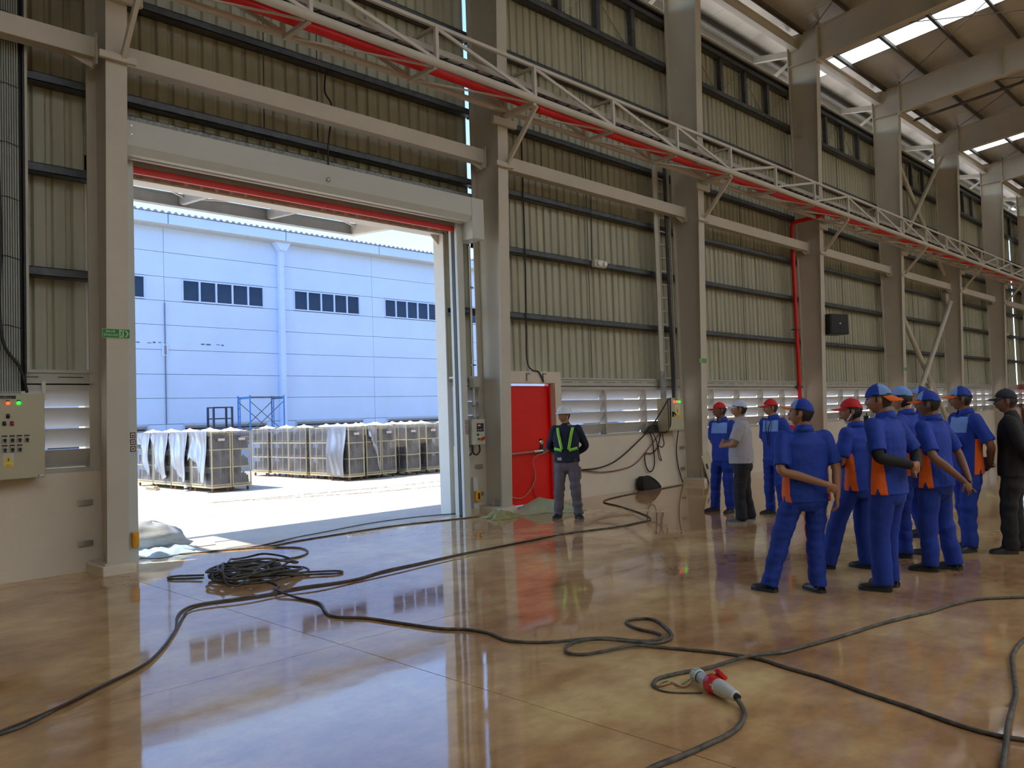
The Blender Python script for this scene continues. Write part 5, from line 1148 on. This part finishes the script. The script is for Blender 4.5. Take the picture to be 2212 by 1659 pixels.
def person(label, loc, heading, height, pose='behind', head=(0, 0), wide=1.0, belly=0.0, feet=((-.13, .0, 12), (.13, .0, -12)), skin=None, shirt='work', trousers=None, cap=None, shoes=None, sleeve='short', seed=1, hem=.80, extra=None, lean=0.0, vox=.0085):
    k = height / 1.72; rt = root('person', label, 'person', loc=(loc[0], loc[1], 0), rz=R(heading - 90)); rt.scale = (k, k, k)
    sk = skin or M_SKIN; P_ = POSE[pose]; sw = .178 * wide
    sh = {'R': Vector((sw, 0, 1.375)), 'L': Vector((-sw, 0, 1.375))}
    arm = {}
    for s in 'RL':
        e, w_, d, pn, c = P_[s]; ex = Vector(e); ex.x += (wide - 1) * .18 * (1 if s == 'R' else -1); arm[s] = (sh[s], ex, Vector(w_) + Vector((0, -(belly * .2 + (wide - 1) * .12) if w_[1] < 0 else belly * .6, 0)), d, pn, c)
    neckb = Vector((0, -.005, 1.42)); hc = Vector((0, .028, 1.583)); yaw, pit = R(head[0]), R(head[1])
    MH = Matrix.Translation(Vector((0, -.005, 1.46))) @ Matrix.Rotation(yaw, 4, 'Z') @ Matrix.Rotation(pit, 4, 'X') @ Matrix.Translation(hc - Vector((0, -.005, 1.46)))
    def onhead(mb): mb.v = [tuple(MH @ Vector(v)) for v in mb.v]; return mb
    # ---- body: one continuous skin surface
    B = []; F = []
    P, rr = dens([(0, 0, .86), (0, 0, 1.0), (0, 0, 1.15), (0, -.005, 1.30), (0, -.01, 1.40)], [(.15, .10), (.14, .095), (.15, .10), (.155, .10), (.10, .075)]); B.append(loft(P, rr))
    B.append(loft([sh['L'] + Vector((.03, 0, .0)), sh['R'] - Vector((.03, 0, .0))], [.05, .05], (0, 0, 1)))
    P, rr = dens([(0, -.012, 1.38), (0, -.004, 1.45), MH @ Vector((0, -.022, -.055))], [(.062, .058), (.054, .056), (.052, .058)]); B.append(loft(P, rr))
    hm = MB().add(HEAD.v, HEAD.f); B.append(onhead(hm))
    for s in 'RL':
        a, e, w_, d, pn, c = arm[s]
        P, rr = dens([a, a.lerp(e, .5) + Vector((0, 0, 0)), e, e.lerp(w_, .35), w_], [.048, .046, .040, .041, (.027, .025)]); B.append(loft(P, rr)); hand(B, F, w_, d, pn, s == 'R', c)
    legs = {}
    for i, s in ((0, 'L'), (1, 'R')):
        fx, fy_, to = feet[i]; hip = Vector((-.088 if s == 'L' else .088, 0, .90)); an = Vector((fx, fy_ - .015, .085)); kn = hip.lerp(an, .52) + Vector((0, .025, 0)); legs[s] = (hip, kn, an, to)
        P, rr = dens([hip, kn, kn.lerp(an, .35), an], [.078, .052, .052, .036]); B.append(loft(P, rr))
    me = remesh(B, vox * .82, 2, 'body')
    fb_ = MB()
    for f in F: fb_.add(f.v, f.f)
    bm = bmesh.new(); bm.from_mesh(me); fm_ = fb_.mesh('f'); bm.from_mesh(fm_); bm.to_mesh(me); bm.free(); bpy.data.meshes.remove(fm_)
    body = put('body', me, sk, rt, 'all')
    # ---- face details
    for s in (-1, 1):
        e_ = MB(); e_.add(*(lambda m_: (m_.v, m_.f))(MB().lathe([(.0, -.011), (.008, -.008), (.0115, 0), (.008, .008), (0, .011)], (s * .031, .0775, .010), (0, 1, 0), 12))); put('eye', onhead(e_), M_EYEW, body, 'all')
        put('iris', onhead(MB().lathe([(.0062, 0), (.005, .0022), (.0, .003)], (s * .031, .0865, .010), (0, 1, 0), 10)), M_IRIS, body)
        put('eyelid', onhead(MB().tube([(s * .018, .085, .015), (s * .031, .090, .0195), (s * .045, .082, .014)], .0028, 6)), M_HAIR, body)
        put('eyebrow', onhead(MB().tube([(s * .014, .097, .030), (s * .03, .098, .036), (s * .05, .083, .030)], [.0035, .005, .0025], 6)), M_HAIR, body)
    put('lips', onhead(MB().tube([(-.022, .088, -.061), (-.01, .0985, -.0595), (0, .100, -.0605), (.01, .0985, -.0595), (.022, .088, -.061)], [.003, .0058, .006, .0058, .003], 8)), M_LIP, body, 'all')
    longh = cap and cap.get('long')
    put('hair', onhead(shell_mb(lambda x, y, z: (z > .22 and y < .30 + .4 * max(0, z)) or (y < -.27 + .12 * z and z > (-.95 if longh else -.60)) or (longh and y < .0 and z > -.7) or (.06 < y < .20 and -.16 < z < .3), .008, 96, 72)), M_HAIR, rt, 'all')
    # ---- clothes
    tm = {'work': M_TROU, 'grey': M_BLK, 'black': M_BLK, 'navy': M_CARGO}[shirt] if trousers is None else trousers
    T_ = []
    P, rr = dens([(0, belly * .2, hem + .05), (0, belly * .15 - .004, hem), (0, -.008, .80)], [(.150 * wide, .098 + belly * .4), (.176 * wide, .124 + belly * .45), (.174 * wide, .126 + belly * .15)]); T_.append(loft(P, rr))
    for s in 'LR':
        hip, kn, an, to = legs[s]; bot = an + Vector((0, -.005, -.035)); wl = wide ** .6
        P, rr = dens([hip + Vector((0, -.008, -.02)), hip.lerp(kn, .5), kn, kn.lerp(bot, .5), bot], [(.098 * wl, .112), (.092 * wl, .100), (.080 * wl, .084), (.076 * wl, .078), (.070 * wl, .078)], 5); T_.append(loft(P, rr, flat1=True))
    me = remesh(T_, vox, 3, 'trousers'); wrinkle(me, .0085, seed + 50, (5, 5, 22)); tr_o = put('trousers', me, tm, rt, 'all')
    S_ = []; bl = belly
    P, rr = dens([(0, bl * .25, hem), (0, bl * .3, hem + .12), (0, bl * .35, 1.07), (0, .0, 1.22), (0, -.005, 1.33), (0, -.012, 1.405), (0, -.008, 1.445)],
                 [(.198 * wide, .142 + bl * .55), (.196 * wide, .140 + bl * .6), (.190 * wide, .132 + bl * .55), (.198 * wide, .134 + bl * .15), (.188 * wide, .122), (.115, .088), (.068, .066)], 4); S_.append(loft(P, rr, flat0=True, n=22))
    S_.append(loft([sh['L'] + Vector((.02, -.004, -.012)), sh['R'] - Vector((.02, .004, .012))], [.064, .064], (0, 0, 1)))
    for s in 'RL':
        a, e, w_, *_ = arm[s]
        if sleeve == 'short': pts = [a - Vector((0, 0, .005)), a.lerp(e, .45), a.lerp(e, .86)]; rd = [.070, .070, .072]
        else: pts = [a - Vector((0, 0, .005)), a.lerp(e, .5), e, e.lerp(w_, .5), e.lerp(w_, .93)]; rd = [.068, .062, .056, .050, .042]
        P, rr = dens(pts, rd, 5); S_.append(loft(P, rr, flat1=True))
    me = remesh(S_, vox, 3, 'shirt'); wrinkle(me, .0062, seed, (9, 9, 11))
    smats = {'work': M_BLUE, 'grey': M_GREYP, 'black': M_BLK, 'navy': M_NAVYS}[shirt]
    if shirt == 'work':        # pull vertices onto the seam lines so that the cut panels get clean edges
        c = coords(me); cx_, cy_, cz_ = np.abs(c[:, 0]), c[:, 1], c[:, 2]; q = vox * .62
        wv = .036 + .030 * np.clip((1.16 - cz_) / .36, 0, 1); u = cy_ - bl * .25 + .02; zone = (cz_ < 1.19) & (cx_ > .10 * wide)
        for sg in (-1, 1):
            d_ = u - sg * wv; h_ = zone & (np.abs(d_) < q); c[h_, 1] -= d_[h_]
        d_ = cz_ - 1.235; h_ = (np.abs(d_) < q) & (cy_ > .0) & (cx_ < .17 * wide); c[h_, 2] -= d_[h_]
        d_ = cx_ - .150 * wide; h_ = (np.abs(d_) < q) & (cy_ > .0) & (cz_ > 1.22); c[h_, 0] -= (np.sign(c[:, 0]) * d_)[h_]
        setco(me, c)
    cen = np.empty(len(me.polygons) * 3); me.polygons.foreach_get('center', cen); cen = cen.reshape(-1, 3)
    X, Y, Z = cen.T; x_ = np.abs(X)
    tors = x_ < .165 * wide + .02
    if shirt == 'work':
        yoke = (Y > .02) & (Z > 1.235) & (Z < 1.40 - .2 * np.maximum(0, .06 - x_)) & (x_ < .150 * wide) & (x_ > .0)
        wdt = .036 + .030 * np.clip((1.16 - Z) / .36, 0, 1)
        side = (np.abs(Y - bl * .25 + .02) < wdt) & (Z < 1.17) & (x_ > .12 * wide) & (x_ < .225 * wide + .01)
        slit = side & (np.abs(Y - bl * .25 + .02) < .005 + .016 * np.clip((hem + .055 - Z) / .055, 0, 1)) & (Z < hem + .055)
        shirt_o = put('shirt', submesh(me, ~(yoke | side), 'shirt'), M_BLUE, rt, 'all'); put('chest_yoke', submesh(me, yoke, 'chest_yoke'), M_LBLUE, shirt_o, 'all')
        for sgn in (-1, 1): put('side_panel', submesh(me, side & ~slit & (X * sgn > 0), 'side_panel'), M_ORANGE, shirt_o, 'all')
        put('side_vent', submesh(me, slit, 'side_vent'), M_TROU, shirt_o)
        bpy.data.meshes.remove(me)
    else: shirt_o = put('shirt', me, smats, rt, 'all')
    if shirt in ('work', 'grey'):
        cm = MB(); n = 22; vs = []
        for i in range(n + 1):
            a = R(112) + R(316) * i / n
            cx, cy = math.cos(a), math.sin(a); up = 1.472 + .012 * (-cy); 
            for r_, z in ((.060, up), (.071, up + .003), (.088, 1.425 - .018 * max(0, cy))): vs.append((cx * r_, cy * r_ * .98 - .008, z))
        cm.add(vs, [(i * 3 + j, (i + 1) * 3 + j, (i + 1) * 3 + j + 1, i * 3 + j + 1) for i in range(n) for j in range(2)])
        co_ = put('collar', cm, smats, shirt_o, 'all'); sd = co_.modifiers.new('t', 'SOLIDIFY'); sd.thickness = .004
    if sleeve == 'undersleeve': pass
    # ---- shoes
    for s in 'LR':
        hip, kn, an, to = legs[s]; fx, fy_ = an.x, an.y + .015; Mf = Matrix.Translation((fx, fy_, 0)) @ Matrix.Rotation(R(to), 4, 'Z')
        sm = MB(); secs = [(-.085, .022, .055), (-.075, .034, .085), (-.04, .038, .098), (0, .040, .10), (.045, .043, .078), (.09, .047, .062), (.13, .046, .054), (.16, .036, .046), (.176, .016, .034)]
        vs = []; n = 14
        for y, wd_, hh in secs:
            for i in range(n): a = math.pi * i / (n - 1); vs.append((math.cos(a) * wd_ * (1 if math.sin(a) < .6 else .92), y, .022 + max(0, math.sin(a)) ** .75 * (hh - .022)))
        fs = [(j * n + i, j * n + i + 1, (j + 1) * n + i + 1, (j + 1) * n + i) for j in range(len(secs) - 1) for i in range(n - 1)] + [tuple(range(n)), tuple((len(secs) - 1) * n + n - 1 - i for i in range(n))]
        sm.add([tuple(Mf @ Vector(v)) for v in vs], fs); so_ = put('shoe', sm, shoes or M_SHOE, rt, 'all')
        out = [(wd_ + .005, y) for y, wd_, h_ in secs]; poly = out + [(-a, b) for a, b in out[::-1]]
        sl_ = MB().prism(poly, .026, (0, 0, .001), ((1, 0, 0), (0, 1, 0)), (0, 0, 1)); sl_.v = [tuple(Mf @ Vector(v)) for v in sl_.v]; put('sole', sl_, M_SOLE if shoes is None else mat('sole_pale', (.3, .29, .27), .7), so_)
        put('sock', loft([an + Vector((0, -.005, -.02)), an + Vector((0, -.005, .04))], [.046, .046]), M_BLK, so_, 'all')
        put('lace', MB().tube([tuple(Mf @ Vector(v)) for v in ((-.022, .035, .083), (0, .05, .085), (.022, .035, .083))], .004, 5), M_BLK, so_)
    # ---- headwear
    if cap:
        kind = cap['kind']; fl_ = -1 if cap.get('rev') else 1
        if kind == 'helmet':
            hm_ = MB(); n = 28; prof = [(.0, .152), (.04, .150), (.075, .138), (.102, .112), (.118, .075), (.124, .040), (.132, .030), (.134, .026)]
            vs = [(math.cos(2 * math.pi * i / n) * r_ * .86, math.sin(2 * math.pi * i / n) * r_ * (1.02 + (.10 if z < .035 and math.sin(2 * math.pi * i / n) > .2 else 0)), z) for r_, z in prof for i in range(n)]
            hm_.add(vs, [(j * n + i, j * n + (i + 1) % n, (j + 1) * n + (i + 1) % n, (j + 1) * n + i) for j in range(len(prof) - 1) for i in range(n)])
            ho = put('helmet', onhead(hm_), M_HELM, rt, 'all'); sd = ho.modifiers.new('t', 'SOLIDIFY'); sd.thickness = .004
            put('crown_ridge', onhead(MB().tube(smooth_path([(0, .10, .105), (0, .05, .146), (0, -.02, .155), (0, -.08, .128)], 5), .008, 8)), M_HELM, ho, 'all')
            for s in (-1, 1): put('chin_strap', onhead(MB().tube(smooth_path([(s * .084, .0, .03), (s * .080, .006, -.03), (s * .062, .02, -.085), (0, .055, -.122)], 5), .004, 6)), M_HELM, ho)
            put('front_mark', onhead(MB().box(-.03, .03, .1235, .1255, .052, .060)), M_NAVYS, ho)
        else:
            zl = lambda x, y: .30 + .10 * y * fl_ if True else 0
            dome = lambda x, y, z: z > .27 + .07 * y * fl_
            sc3 = (1.02, 1.02, 1.06); FT = .12 if cap.get('rev') else .34
            if kind == 'work':
                front = put('cap_crown', onhead(shell_mb(lambda x, y, z: dome(x, y, z) and y * fl_ < FT + .25 * max(0, .5 - z) - .22 * max(0, z - .6), .014, 48, 40, sc3)), M_BLUE, rt, 'all')
                fp_ = put('front_panel', onhead(shell_mb(lambda x, y, z: dome(x, y, z) and y * fl_ > FT - .06 + .25 * max(0, .5 - z) - .22 * max(0, z - .6), .0135, 48, 40, sc3)), M_LBLUE if not cap.get('allblue') else M_BLUE, front, 'all')
                vm_ = M_ORANGE
            else:
                cm_ = {'red': M_CAPR, 'white': M_CAPW, 'navy': M_CAPN, 'pale': M_LBLUE}[kind]
                front = put('cap_crown', onhead(shell_mb(dome, .014, 48, 40, sc3)), cm_, rt, 'all'); vm_ = cm_
            for o_ in (front,): sd = o_.modifiers.new('t', 'SOLIDIFY'); sd.thickness = .003
            vmb = visor_mb(tilt=cap.get('tilt', -.55 if cap.get('rev') else -.12))
            if fl_ < 0: vmb.v = [(-x, -y, z - .004) for x, y, z in vmb.v]
            put('visor', onhead(vmb), vm_, front, 'all')
            put('top_button', onhead(MB().lathe([(.008, -.002), (.008, .003), (.0, .006)], (0, 0, (HH + .014) * 1.06), (0, 0, 1), 10)), vm_ if kind != 'work' else M_BLUE, front)
            if kind in ('red', 'white', 'work') and not cap.get('rev'):
                put('strap_gap', onhead(shell_mb(lambda x, y, z: y < -.80 and .02 < z < .30, .0125, 48, 40, sc3)), M_HAIR, front, 'all')
            if cap.get('logo'):
                q = MH @ Matrix.Translation((-.022 * fl_, fl_ * .0955, .078)) @ Matrix.Rotation(0 if fl_ > 0 else math.pi, 4, 'Z') @ Matrix(((-1, 0, 0, 0), (0, -.5, .866, 0), (0, .866, .5, 0), (0, 0, 0, 1)))
                try:
                    text('logo', 'F', .034, q @ Matrix.Translation((0, .014, -.006)), M_NAVYS, front, .003); text('logo', 'PAN', .013, q @ Matrix.Translation((0, -.010, -.006)), M_CAPR, front, .003)
                except Exception: pass
    return rt, body, shirt_o, MH, arm, legs

OR = dict(kind='work')
PE = []
LBL = 'blue work shirt with orange side panels'
# hard hat
rt, body, shirt_o, MH, arm, legs = person('man in white hard hat, navy sweater and lime safety belts by the red door', (9.52, 8.30), 212, 1.72, 'behind', (-36, 0), 1.04, 0, ((-.15, .02, 24), (.17, .0, -10)), M_SKIN, 'navy', cap=dict(kind='helmet'), sleeve='long', seed=3, hem=.86)
def surf_strip(rt, nm, path, w_, m, off=.008):
    """a ribbon laid over the torso: path of (x, z) with y taken from the shirt front"""
    vs = []; 
    for i, (x, z) in enumerate(path):
        a = path[max(0, i - 1)]; b = path[min(len(path) - 1, i + 1)]; d = Vector((b[0] - a[0], 0, b[1] - a[1])).normalized(); nrm = Vector((d.z, 0, -d.x))
        for s in (-.5, .5):
            px_, pz_ = x + nrm.x * w_ * s, z + nrm.z * w_ * s
            ry = .138 - .55 * max(0, pz_ - 1.30); y = ry * math.sqrt(max(.02, 1 - (px_ / .205) ** 2)) + off
            vs.append((px_, y, pz_))
    o = put(nm, MB().add(vs, [(2 * i, 2 * i + 1, 2 * i + 3, 2 * i + 2) for i in range(len(path) - 1)]), m, rt, 'all'); s = o.modifiers.new('t', 'SOLIDIFY'); s.thickness = .006; return o
for s in (-1, 1):
    pth = [(s * (.118 - .065 * t), 1.395 - .335 * t) for t in [i / 10 for i in range(11)]]
    b_ = surf_strip(rt, 'safety_belt', pth, .042, M_HIVIS); surf_strip(rt, 'reflective_stripe', pth, .007, M_GIRT2, .013)
    pth = [(s * (.055 + .125 * t), 1.045 + .03 * t) for t in [i / 8 for i in range(9)]]
    surf_strip(rt, 'waist_belt', pth, .042, M_HIVIS); surf_strip(rt, 'reflective_stripe', pth, .007, M_GIRT2, .013)
    put('thigh_pocket', MB().box(-.02, .02, -.075, .055, -.11, .08), M_CARGO, rt, loc=(s * .185, .0, .70), bevel=.012)
put('hem_label', MB().box(.06, .125, .150, .153, .895, .94), M_TRIM, rt)
put('beard', MB(), None, rt) if False else None
# front row
person('man seen from behind gripping his own forearm, blue cap with orange visor', (6.80, 3.19), 46, 1.665, 'grip', (56, 9), 1.08, .0, ((-.36, .06, 36), (.05, -.02, 14)), M_SKIN, 'work', cap=dict(kind='work', tilt=.12), seed=11)
rt, body, shirt_o, MH, arm, legs = person('man in red cap with a white face mask pulled under his chin', (7.94, 3.20), 84, 1.665, 'front', (34, 0), .98, 0, ((-.14, .30, 14), (.12, .02, -4)), M_SKIN, 'work', cap=dict(kind='red', long=True), seed=12)
mk_ = shell_mb(lambda x, y, z: y > .1 and z < -.62 and z > -1.02, .010); mk_.v = [tuple(MH @ Vector((x, y - .004, z - .012))) for x, y, z in mk_.v]; fm = put('face_mask', mk_, M_COVER, rt, 'all')
for s in (-1, 1): put('ear_loop', MB().tube([tuple(MH @ Vector(v)) for v in ((s * .079, -.004, .005), (s * .074, .016, -.04), (s * .05, .045, -.088))], .006, 6), M_COVER, fm)
rt, body, shirt_o, MH, arm, legs = person('tall man with blue cap turned backwards and black arm sleeves', (7.24, 2.66), 82, 1.775, 'back_mid', (24, -3), 1.06, .0, ((-.10, .05, 14), (.12, .10, -4)), M_SKIN, 'work', cap=dict(kind='work', rev=True, logo=True), seed=13)
for s in 'RL':
    a, e, w_, *_ = arm[s]; P, rr = dens([a.lerp(e, .7), e, e.lerp(w_, .4), e.lerp(w_, .94)], [.053, .047, .047, .036]); put('arm_sleeve', loft(P, rr, flat1=True), M_BLK, rt, 'all')
a, e, w_, *_ = arm['L']; put('wristband', MB().tube([e.lerp(w_, .955), e.lerp(w_, .985)], .034, 14), M_ORANGE, rt)
ph = put('radio', MB().box(-.022, .022, -.012, .012, -.05, .05), M_BLACK, rt, loc=(-.085, .115, 1.405), bevel=.004); put('antenna', MB().tube([(.012, 0, .05), (.012, 0, .075)], .005, 6), M_BLACK, ph)
person('long-haired person in pale blue cap hidden behind the backwards-cap man', (8.93, 3.07), 92, 1.78, 'down', (12, 0), .96, 0, ((-.12, .05, 10), (.15, -.12, -6)), M_SKIN3, 'work', cap=dict(kind='pale', long=True), seed=14, vox=.0095)
person('heavy-set man in blue cap with orange visor and hands held low behind', (8.33, 2.62), 84, 1.715, 'low', (16, 0), 1.12, .07, ((-.10, .06, 12), (.13, -.06, -6)), M_SKIN2, 'work', cap=OR, seed=15)
person('man mostly hidden behind the heavy-set man, only orange visor and shoulder showing', (10.41, 3.38), 112, 1.79, 'behind', (6, 6), 1.04, 0, ((-.13, .05, 10), (.13, 0, -6)), M_SKIN3, 'work', cap=dict(kind='work', tilt=.05), seed=16, vox=.0095)
rt, body, shirt_o, MH, arm, legs = person('man with pale badge on his chest pocket, blue cap with orange visor', (9.63, 2.70), 136, 1.76, 'behind', (-24, 0), 1.0, 0, ((-.10, .10, 12), (.13, -.04, -10)), M_SKIN2, 'work', cap=OR, seed=17)
bg_ = put('badge', MB().box(-.115, -.060, .158, .162, 1.055, 1.155), mat('badge_pale', (.55, .62, .50), .4), rt, bevel=.003); put('badge_clip', MB().tube([(-.088, .158, 1.155), (-.088, .150, 1.21)], .004, 6), M_CHROME, bg_)
rt, body, shirt_o, MH, arm, legs = person('man in all black with a dark navy cap at the right edge', (9.74, 2.30), 104, 1.715, 'behind', (4, 0), 1.0, 0, ((-.12, .08, 10), (.13, -.02, -6)), M_SKIN2, 'black', cap=dict(kind='navy'), sleeve='long', seed=18, hem=.80)
put('chest_mark', MB().box(-.10, -.08, .136, .139, 1.235, 1.262), M_TRIM, rt)
# back row
rt, body, shirt_o, MH, arm, legs = person('bearded man in red cap, half hidden behind the grey polo shirt', (11.27, 6.60), 172, 1.71, 'behind', (-30, 0), 1.0, 0, ((-.10, .02, 14), (.20, .02, -20)), M_SKIN2, 'work', cap=dict(kind='red'), seed=19)
b_ = shell_mb(lambda x, y, z: y > .25 and z < -.80, .006); b_.v = [tuple(MH @ Vector(v)) for v in b_.v]; put('beard', b_, M_HAIR, rt, 'all')
rt, body, shirt_o, MH, arm, legs = person('man with folded arms in grey polo shirt, white cap and black trousers', (10.38, 5.78), 116, 1.72, 'crossed', (6, 6), 1.08, .05, ((-.13, .06, 14), (.13, -.05, -8)), M_SKIN, 'grey', cap=dict(kind='white'), shoes=mat('trainer_grey', (.10, .11, .12), .6, var=.4, scale=30), seed=20, hem=.83)
rt, body, shirt_o, MH, arm, legs = person('slim man in red cap with blue shirt and a dark lanyard', (11.38, 5.80), 168, 1.73, 'behind', (-34, 0), .92, 0, ((-.12, .02, 14), (.13, .0, -14)), M_SKIN, 'work', cap=dict(kind='red'), seed=21)
put('lanyard', MB().tube(smooth_path([(-.05, .10, 1.40), (-.03, .148, 1.28), (-.015, .152, 1.12), (-.01, .152, 1.02), (.0, .152, 1.12), (.02, .148, 1.28), (.05, .10, 1.40)], 4), .006, 6), M_BLK, rt)
